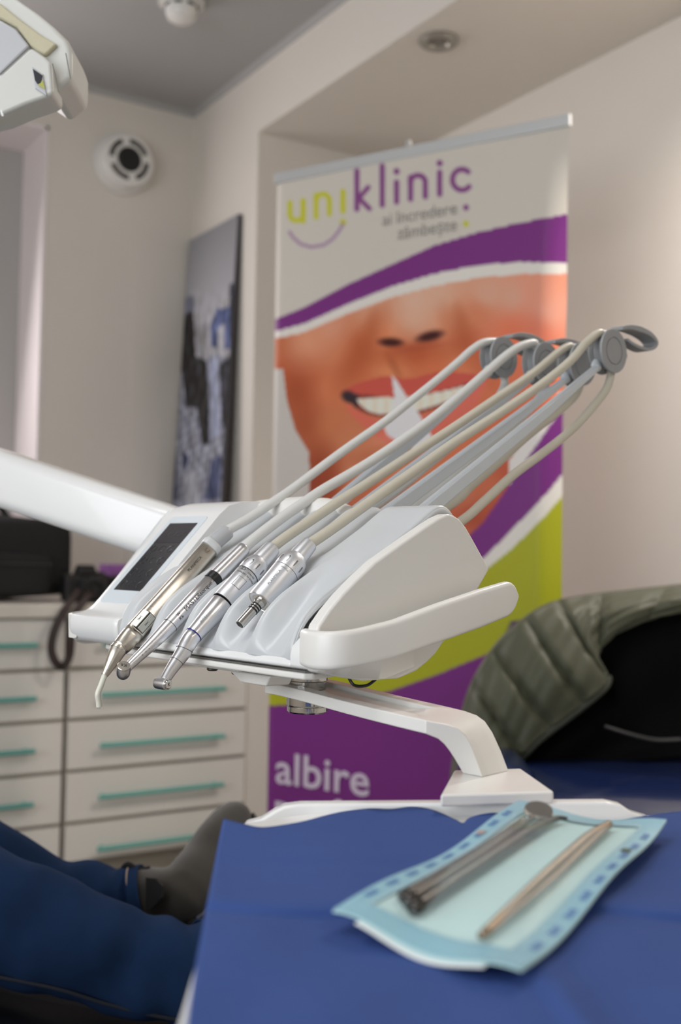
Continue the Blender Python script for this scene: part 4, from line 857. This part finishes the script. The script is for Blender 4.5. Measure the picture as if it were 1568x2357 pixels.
# ---- blue paper cloth
CLB = mat('blue_crepe_cloth', (57, 80, 139), 0.85, var=0.05, scale=40, bump=0.25, bscale=700, spec=.15)
ZK = .8465
bk = [(515, 1885), (560, 1897), (600, 1905), (650, 1900), (700, 1891), (745, 1879), (790, 1869), (850, 1862), (900, 1863), (945, 1858), (985, 1862), (1020, 1874), (1050, 1888), (1066, 1895), (1080, 1884), (1110, 1875), (1150, 1872), (1220, 1880), (1290, 1886), (1380, 1890), (1440, 1886), (1500, 1876), (1568, 1868), (1620, 1866)]
fx = [415 + (u - 515) * 1.62 for u, v in bk]
nb = 120; bs_ = spline([A([a, b, 0.]) for a, b in bk], nb); fxs = np.interp(np.linspace(0, 1, nb), np.linspace(0, 1, len(bk)), fx)
G = []
def bump_c(x, y):
    d1 = y - (2095 + (x - 470) * .02 + 14 * math.sin((x - 470) / 160)); d2 = (x - 1255) - (y - 2230) * .75
    d3 = y - (1990 + (x - 470) * .01)
    return -.0020 * math.exp(-(d1 / 15) ** 2) + .0022 * math.exp(-((d1 + 34) / 30) ** 2) - .0006 * math.exp(-(d3 / 14) ** 2) + .0034 * math.exp(-(d2 / 45) ** 2) * min(1, max(0, (y - 2150) / 120)) + .0012 * math.sin(x / 70) * math.sin(y / 55)
for v in np.linspace(0, 1, 90):
    row = []
    for j in range(nb):
        x0, y0 = bs_[j][0], bs_[j][1]; x = x0 + (fxs[j] - x0) * v ** .85; y = y0 + (2470 - y0) * v
        if j < 6: x += (math.sin(v * 7) * 2.0)
        lift = .0035 * math.exp(-v / .05)
        row.append(onz(x, y, ZK + bump_c(x, y)) + A([0, 0, 0]) )
    G.append(row)
M().grid(G).put('tray_cloth', CLB, None, smooth=180, solid=.0008, label='blue crepe paper cloth covering the instrument tray', cat='cloth')
# ---- sterilisation pouch
Lc, Tc, Rc, Bc = onz(765, 2112, ZK + .006), onz(1195, 1858, ZK + .010), onz(1535, 1897, ZK + .010), onz(1200, 2256, ZK + .005)
po = thing('sterilisation_pouch', 'pale blue sealed sterilisation pouch lying on the blue cloth', 'pouch', (Lc + Tc + Rc + Bc) / 4 - A([0, 0, .008]))
def pch(u, v, h=0.0):                                       # u along the length (L -> T), v across (L -> B)
    b = (1 - u) * (1 - v) * Lc + u * (1 - v) * Tc + u * v * Rc + (1 - u) * v * Bc
    wv = .0022 * math.sin(u * 9 + v * 3) * (abs(v - .5) * 2) ** 2 + .003 * math.sin(v * 7 + 1) * (abs(u - .5) * 2) ** 3 * 1.0
    bu = (math.sin(math.pi * min(max((u - .09) / .82, 0), 1)) * math.sin(math.pi * min(max((v - .10) / .8, 0), 1))) ** .6
    return b + A([0, 0, wv + h * bu])
def pgrid(u0, u1, v0, v1, h, off, nu=46, nv=24):
    return M().grid([[pch(u, v, h) + A([0, 0, off]) for v in np.linspace(v0, v1, nv)] for u in np.linspace(u0, u1, nu)])
pgrid(0, 1, 0, 1, .001, 0).put('paper_back', mat('pale_mint_pouch_paper', (196, 226, 226), 0.8, var=.03, scale=60), po, smooth=180, solid=.0004)
BORD = mat('light_blue_pouch_border', (140, 190, 208), 0.3, var=.05, scale=50)
for nm, a in (('seal_strip', (0, .075, 0, 1)), ('seal_strip', (.925, 1, 0, 1)), ('seal_strip', (.075, .925, 0, .13)), ('seal_strip', (.075, .925, .87, 1))):
    pgrid(*a, .001, .0012, 30, 12).put(nm, BORD, po, smooth=180)
pgrid(-.016, .02, .16, .84, 0, -.0007, 4, 24).put('paper_flap', mat('white_pouch_paper', (226, 232, 232), .7), po, smooth=180, solid=.0004)
film = film_mat('clear_bluish_film', (214, 236, 240), 0.17, 0.08)
pgrid(.06, .94, .10, .90, .011, .0018).put('clear_film', film, po, smooth=180)
INK = mat('blue_pouch_ink', (92, 136, 190), 0.5)
for side, vv0 in ((0, .035), (1, .935)):
    for k in range(9):
        u_ = .10 + k * .092; ln_ = .03 + .025 * ((k * 7 + side * 3) % 3) / 2
        for j in range(3): pgrid(u_ + j * .016, u_ + j * .016 + .011, vv0 - (.0 if j % 2 else .004), vv0 + .036, .001, .0016, 3, 3).put('printed_mark', INK, po, smooth=0)
for u_, v_, c_ in ((.70, .93, (28, 60, 40)), (.67, .045, (170, 150, 150))):
    pgrid(u_, u_ + .03, v_ - .02, v_ + .03, .001, .0018, 4, 4).put('indicator_dot', mat('indicator_%d' % c_[0], c_, 0.5), po, smooth=0)
DST = mat('dark_dental_steel', (74, 72, 70), 0.25, 1.0, var=.15, scale=60)
def rod(name, label, uv, rad, m=DST, h=.004, extra=None):
    P = spline([pch(u, v, .001) + A([0, 0, h]) for u, v in uv], 36)
    t = thing(name, label, 'dental instrument', P[0] - A([0, 0, rad[0]]))
    M().tube(P, [1.25 * x for x in np.interp(np.linspace(0, 1, 36), np.linspace(0, 1, len(rad)), rad)], 12).put('shaft', m, t, smooth=180)
    return t, P
t, P = rod('dental_mirror', 'small round dental mirror inside the pouch', [(.12, .27), (.45, .27), (.74, .26), (.84, .25)], [.0030, .0034, .0030, .0014, .0012])
mc = pch(.865, .26, .001) + A([0, 0, .0065])
lathe(mc, norm(.9 * ZZ - .4 * f0), [(-.0012, .001), (-.0012, .0085), (0, .0092), (.0010, .0088), (.0008, .0078), (.0006, .0002)], 36).put('mirror_head', CHROME, t)
rod('dental_probe', 'dark dental probe with hooked end inside the pouch', [(.10, .33), (.40, .34), (.70, .35), (.86, .37), (.90, .42)], [.0028, .0032, .0030, .0016, .0007])
rod('dental_explorer', 'dark slim explorer next to the mirror in the pouch', [(.14, .21), (.45, .22), (.72, .23), (.84, .19)], [.0024, .0028, .0026, .0008], h=.003)
t, P = rod('dental_tweezers', 'steel tweezers lying alone along the pouch edge', [(.08, .72), (.40, .70), (.70, .70), (.88, .71)], [.0016, .0022, .0030, .0022], mat('brownish_steel', (150, 134, 116), 0.35, 1.0, var=.1))
M().tube(spline([pch(u, v, .001) + A([0, 0, .004]) for u, v in ((.08, .735), (.40, .75), (.70, .74), (.88, .715))], 30), list(np.linspace(.0010, .0022, 30)), 10).put('tine', mat('brownish_steel', (0, 0, 0)), t, smooth=180)

# ================================================================== operating light, upper left
ol = thing('operating_light', 'white dental operating light head hanging at the upper left', 'operating light', at(40, 200, 1.2))
OK_ = lambda P: [(x / 3.267, y / 3.267) for x, y in P]
def slab(px_, d0_, d1_, grow=0.0): return M().prism([at(a, b, d0_) for a, b in px_], [at(a, b, d0_) + f0 * (d1_ - d0_) for a, b in px_])
OLW = mat('lamp_white_plastic', (206, 207, 203), 0.35, var=.02, scale=20); OLG = mat('aged_beige_gasket', (188, 182, 156), 0.55, var=.08, scale=120, bump=.2, bscale=600)
OLL = mat('lamp_grey_white_plastic', (186, 188, 193), 0.3, var=.02, scale=20)
shell = OK_([(-900, 520), (-960, 200), (-800, -180), (-400, -330), (-100, -190), (150, 0), (280, 90), (400, 190), (505, 292), (528, 350), (543, 400), (540, 590), (400, 702), (200, 560), (0, 640), (-500, 640)])
slab(shell, 1.165, 1.245).put('lamp_shell', OLW, ol, bevel=.006)
slab(OK_([(-700, 40), (-350, -120), (0, 22), (140, 135), (300, 255), (432, 330), (338, 420), (225, 345), (120, 205), (0, 140), (-300, 60)]), 1.160, 1.17).put('gasket', OLG, ol, bevel=.003)
slab(OK_([(-700, 250), (-300, 90), (0, 146), (115, 212), (222, 345), (-10, 570), (-500, 600)]), 1.157, 1.17).put('reflector_cover', OLL, ol, bevel=.003)
slab(OK_([(-500, 640), (0, 560), (228, 350), (338, 424), (385, 470), (402, 700), (355, 728), (200, 780), (15, 860), (-400, 960), (-700, 900)]), 1.148, 1.19).put('lower_housing', OLW, ol, bevel=.004)
for a, b in (((0, 557), (222, 350)), ((395, 480), (440, 690)), ((495, 400), (530, 590))):
    (xa, ya), (xb, yb) = OK_([a, b]); M().tube([at(xa, ya, 1.1475), at(xb, yb, 1.1475)], .0006, 6).put('seam_line', mat('soft_grey_seam', (120, 118, 112), .6), ol)
slab(OK_([(238, 498), (322, 556), (352, 722), (262, 662)]), 1.1465, 1.155).put('sensor_frame', OLL, ol, bevel=.001)
slab(OK_([(246, 517), (318, 566), (303, 625), (284, 634), (264, 606)]), 1.1455, 1.15).put('sensor_window', BLACKR, ol, smooth=0)
slab(OK_([(284, 634), (303, 625), (320, 600), (338, 668), (300, 650)]), 1.1455, 1.15).put('sensor_window', mat('yellow_green_glass', (176, 178, 96), 0.2), ol, smooth=0, label='yellow green sensor glass')
M().tube([at(4, 255, 1.15), at(7, 268, 1.15)], [.0022, .0012], 10).put('latch', WHITE, ol)
M().tube(spline([at(-180, 20, 1.25), at(-230, -150, 1.28), at(-260, -420, 1.3), A(list(at(-260, -420, 1.3)[:2]) + [2.69])], 24), .018, 16).put('suspension_arm', OLW, ol)

# ================================================================== patient chair and patient
NAVY = mat('dark_navy_vinyl', (11, 13, 20), 0.5, var=.08, scale=20, bump=.06, bscale=300, spec=.2)
pcr = thing('dental_chair', 'dark navy reclined dental chair under the patient', 'dental chair', ground(-.75, 1.32, 0))
R = []
for lat, zt in zip(np.linspace(-1.35, .16, 26), np.interp(np.linspace(-1.35, .16, 26), [-1.35, -.9, -.45, -.2, .05, .12, .16], [.56, .545, .520, .470, .445, .43, .39])):
    R.append([ground(lat, dd, zz_) for dd, zz_ in ((1.03, zt - .055), (1.06, zt - .012), (1.12, zt), (1.35, zt - .006), (1.58, zt), (1.64, zt - .012), (1.67, zt - .055), (1.60, zt - .085), (1.10, zt - .085))])
M().loft(R).put('leg_rest_cushion', NAVY, pcr, smooth=60)
for dd in (1.075, 1.10):
    M().tube([ground(lat, dd, np.interp(lat, [-1.35, -.9, -.45, -.2, .05], [.56, .545, .520, .470, .445]) - .004) for lat in np.linspace(-1.3, .05, 20)], .0022, 8).put('piping', mat('grey_piping', (74, 72, 74), .4), pcr)
M().prism([ground(a, b, .0) for a, b in ((-1.2, 1.1), (-.45, 1.1), (-.45, 1.6), (-1.2, 1.6))], [ground(a, b, .40) for a, b in ((-1.1, 1.2), (-.55, 1.2), (-.55, 1.5), (-1.1, 1.5))]).put('pedestal', WHITE2, pcr, bevel=.03)
JEAN = mat('dark_blue_denim', (23, 43, 74), 0.9, var=.45, scale=11, bump=.35, bscale=1200, spec=.1)
ps = thing('person', 'reclining patient in blue jeans and grey ankle boots', 'person', ground(-.6, 1.4, .5))
def leg_mesh(mm, pix, seed, n=30, N=70):
    """pix: (px, py, depth, radius)"""
    P = spline([at(a, b, d_) for a, b, d_, r in pix], N); r_ = np.interp(np.linspace(0, 1, N), np.linspace(0, 1, len(pix)), [r for a, b, d_, r in pix]); T, U, V = frames(P)
    R = []
    for i in range(N):
        ring = []
        for k in range(n):
            t = 2 * math.pi * k / n; u = i / N
            wv = 1 + .045 * math.sin(9 * u * 3 + 2 * t + seed) * (0.2 + u) + .07 * math.sin(27 * u * 2 + t * 1.0 + seed * 2) * u ** 3 + .07 * math.sin(38 * u * 2 - 2 * t + seed) * u ** 5 + .02 * math.sin(4 * t + 14 * u)
            ring.append(P[i] + r_[i] * wv * (math.cos(t) * U[i] + .92 * math.sin(t) * V[i]))
        R.append(ring)
    mm.loft(R); return P, r_
jm = M()
PN, RN = leg_mesh(jm, [(-1000, 2030, 1.40, .13), (-700, 1985, 1.33, .115), (-420, 1980, 1.28, .095), (-200, 2035, 1.27, .080), (0, 2112, 1.27, .0715), (100, 2145, 1.27, .066), (184, 2172, 1.27, .061), (294, 2215, 1.28, .056), (408, 2236, 1.29, .059), (470, 2243, 1.30, .058)], 0.4)
PF, RF = leg_mesh(jm, [(-860, 1980, 1.52, .13), (-600, 1905, 1.52, .11), (-330, 1920, 1.50, .095), (-150, 1965, 1.50, .082), (0, 2042, 1.50, .074), (110, 2082, 1.50, .062), (200, 2088, 1.50, .060), (262, 2092, 1.50, .052), (300, 2082, 1.50, .050), (341, 2070, 1.50, .045)], 2.1)
hip = M().tube([at(-1040, 2000, 1.30), at(-900, 1990, 1.56)], .13, 24); jm.add(hip.v, hip.f)
jo = jm.put('jeans', JEAN, ps, smooth=180, voxel=.006)
def hem_ring(P, r_, i0, nm):
    M().tube(P[i0:], [x * 1.015 for x in r_[i0:]], 30, cap=False).put(nm, JEAN, ps, smooth=180, solid=.003)
hem_ring(PF, RF, 64, 'jeans_hem'); hem_ring(PN, RN, 65, 'jeans_hem')
STI = mat('tan_stitching', (150, 134, 120), .8)
T, U, V = frames(PF)
M().tube([PF[65] + RF[65] * 1.05 * (math.cos(t) * U[65] + .95 * math.sin(t) * V[65]) for t in np.linspace(0, 2 * math.pi, 40)], .0011, 6).put('hem_stitch', STI, ps)
T, U, V = frames(PN); M().tube([PN[i] + RN[i] * 1.03 * (math.cos(2.15) * U[i] + .92 * math.sin(2.15) * V[i]) for i in range(20, 68)], .0022, 8).put('side_seam', mat('dark_seam', (16, 22, 34), .9), ps)
# boots
SUE = mat('grey_suede', (44, 40, 34), .9, var=.18, scale=120, bump=.3, bscale=900, sheen=.3); SOLEM = mat('dark_boot_sole', (44, 40, 40), .45, var=.1); ELA = mat('black_elastic', (18, 18, 20), .9, bump=.3, bscale=900)
def boot(off=None):
    mp = (lambda v: v) if off is None else off
    foot = [(392, 2096, 1.47, .020), (408, 2078, 1.475, .034), (425, 2056, 1.49, .0395), (447, 2025, 1.51, .0385), (474, 1986, 1.54, .0365), (502, 1938, 1.57, .0345), (528, 1900, 1.60, .031), (548, 1876, 1.62, .025), (562, 1861, 1.63, .014)]
    mm = M(); P = spline([at(a, b, d_) for a, b, d_, r in foot], 40); r_ = list(np.interp(np.linspace(0, 1, 40), np.linspace(0, 1, len(foot)), [r for a, b, d_, r in foot]))
    q_ = M().tube([mp(v) for v in P], r_, 24); mm.add(q_.v, q_.f)
    sh = spline([at(300, 2064, 1.50), at(340, 2062, 1.50), at(380, 2066, 1.49), at(420, 2060, 1.49)], 14); q_ = M().tube([mp(v) for v in sh], list(np.linspace(.037, .040, 14)), 24); mm.add(q_.v, q_.f)
    b = mm.put('boot', SUE, ps, smooth=180, voxel=.004)
    sd = norm(A(at(500, 2010, 1.55)) - A(at(474, 1986, 1.55)))        # towards the sole, seen to the lower right
    T, U, V = frames(P); R = []
    for i in range(2, 40):
        side = norm(np.cross(T[i], sd)); e_ = norm(np.cross(side, T[i])); e_ = e_ if e_ @ sd > 0 else -e_
        wd = r_[i] * .92; o = P[i] + e_ * r_[i] * .90
        R.append([mp(o + side * a + e_ * bb_) for a, bb_ in ((-wd, 0), (wd, 0), (wd, .012), (-wd, .012))])
    M().loft(R).put('sole', SOLEM, b, smooth=40)
    R = []
    for i in range(4, 40):
        side = norm(np.cross(T[i], sd)); e_ = norm(np.cross(side, T[i])); e_ = e_ if e_ @ sd > 0 else -e_; wd = r_[i] * .97; o = P[i] + e_ * r_[i] * .86
        R.append([mp(o + side * a + e_ * bb_) for a, bb_ in ((-wd, 0), (wd, 0), (wd, .004), (-wd, .004))])
    M().loft(R).put('welt', mat('glossy_welt', (60, 62, 84), .15, coat=.5), b, smooth=40)
    tc_ = at(365, 2050, 1.447); q_ = M()
    q_.add([mp(at(x_, y_, d_)) for x_, y_, d_ in ((338, 2020, 1.456), (360, 2022, 1.450), (376, 2040, 1.440), (374, 2066, 1.436), (350, 2092, 1.440), (338, 2098, 1.446))], [(0, 1, 2, 3, 4, 5)]); q_.put('elastic_gusset', ELA, b, smooth=0, solid=.004)
    M().tube([mp(v) for v in spline([at(345, 2000, 1.50), at(318, 2003, 1.50), at(295, 1990, 1.50), at(284, 2002, 1.50), at(300, 2010, 1.50)], 20)], .0042, 8).put('pull_tab', ELA, b)
boot()
shift = (at(470, 2243, 1.30) - at(341, 2070, 1.50)); dn_ = -.012
boot(lambda v: v + shift + A([0, 0, dn_]))

# ================================================================== blue chair with a jacket, right
BLV = mat('dark_blue_vinyl', (22, 36, 76), .22, var=.06, scale=10, coat=.3)
bc = thing('waiting_chair', 'dark blue vinyl chair half hidden under a green jacket', 'chair', ground(.55, 1.95, 0))
def gblock(l0, l1, d0_, d1_, z0, z1, e=5.0):
    mb = rounded_block(l0, l1, d0_, d1_, z0, z1, e); mb.v = [ground(v[0], v[1], v[2]) for v in mb.v]; return mb
gblock(.24, .86, 1.66, 2.16, .50, .65, 6).put('seat_cushion', BLV, bc, smooth=180)
gblock(.225, .34, 1.80, 2.14, .58, .672, 4).put('side_bolster', BLV, bc, smooth=180)
gblock(.33, .88, 2.19, 2.30, .46, .93, 6).put('backrest', BLV, bc, smooth=180)
for l_, d_ in ((.29, 1.72), (.81, 1.72), (.29, 2.18), (.81, 2.18)):
    M().tube([ground(l_, d_, .53), ground(l_, d_, 0)], [.018, .014], 14).put('leg', mat('dark_chair_leg', (30, 30, 32), .4, .6), bc)
OLIVE = mat('olive_green_nylon', (74, 76, 57), .55, var=.1, scale=30, bump=.3, bscale=120, sheen=.1); LIN = mat('black_lining', (5, 5, 6), .8, var=.2, scale=20, spec=.12)
jk = thing('jacket', 'olive green quilted jacket with black lining draped over the blue chair', 'jacket', ground(.45, 2.15, .64))
Tj = [(1048, 1790), (1058, 1700), (1078, 1610), (1105, 1545), (1150, 1480), (1210, 1425), (1270, 1390), (1340, 1374), (1440, 1362), (1568, 1348), (1700, 1336)]
Bj = [(1075, 1850), (1130, 1800), (1185, 1752), (1240, 1698), (1300, 1652), (1360, 1605), (1398, 1562), (1376, 1506), (1440, 1448), (1568, 1408), (1700, 1398)]
Ns, Nr = 150, 46
Ts = spline([A([a, b, 0.]) for a, b in Tj], Ns); Bs = spline([A([a, b, 0.]) for a, b in Bj], Ns); G = []
for i in range(Ns):
    s = i / (Ns - 1); row = []
    for j in range(-10, Nr):
        v = max(j, 0) / (Nr - 1); q_ = Ts[i] * (1 - v) + Bs[i] * v
        seam = abs(math.sin(math.pi * (s * 8.0 + .25 * v))); bul = .020 * min(1, seam * 1.6) ** .7 * math.sin(math.pi * min(max(v, .06), .94)) ** .4
        wr = .004 * math.sin(v * 11 + 9 * s) * math.sin(s * 21 + 3 * v) + .0015 * math.sin(v * 31 + 40 * s)
        base = np.interp(s, [0, .25, .5, .7, 1], [2.10, 2.08, 2.08, 2.12, 2.13]); d_ = base + .075 * (1 - v) ** 2.2 - bul - wr
        p_ = at(q_[0], q_[1], d_)
        if j < 0: p_ = p_ + f0 * (.016 * -j) - ZZ * (.0016 * j * j)
        row.append(p_)
    G.append(row)
M().grid(G).put('outer_shell', OLIVE, jk, smooth=180, solid=.008)
zp = [at(Bs[i][0] + 3, Bs[i][1] + 4, np.interp(i / (Ns - 1), [0, .25, .5, .7, 1], [2.10, 2.08, 2.08, 2.12, 2.13]) - .004) for i in range(0, int(Ns * .62), 2)]
M().tube(zp, .0075, 10).put('zip_edge', mat('dark_green_zip_tape', (58, 62, 52), .5, var=.1, scale=100), jk)
Bl = [(1140, 1840), (1190, 1812), (1240, 1792), (1290, 1776), (1340, 1764), (1400, 1754), (1460, 1750), (1520, 1747), (1568, 1745), (1640, 1742), (1700, 1740)]
Ls = spline([A([a, b, 0.]) for a, b in Bl], Ns); G = []
for i in range(Ns):
    s = i / (Ns - 1); G.append([at(*(((Bs[i] * .8 + Ts[i] * .2) * (1 - v) + Ls[i] * v)[:2]), 2.160 - .010 * math.sin(v * 9 + s * 6) - .03 * v ** 2 - .012 * math.sin(s * 11) * v) for v in np.linspace(0, 1, 30)])
M().grid(G).put('lining', LIN, jk, smooth=180, solid=.004)
M().tube(spline([at(1392, 1672, 2.09), at(1450, 1690, 2.085), at(1510, 1703, 2.085), at(1568, 1702, 2.085)], 16), .004, 8).put('lining_sheen', mat('dark_grey_sheen', (44, 42, 44), .35), jk)  # grey tube stands in for the sheen along a lining fold
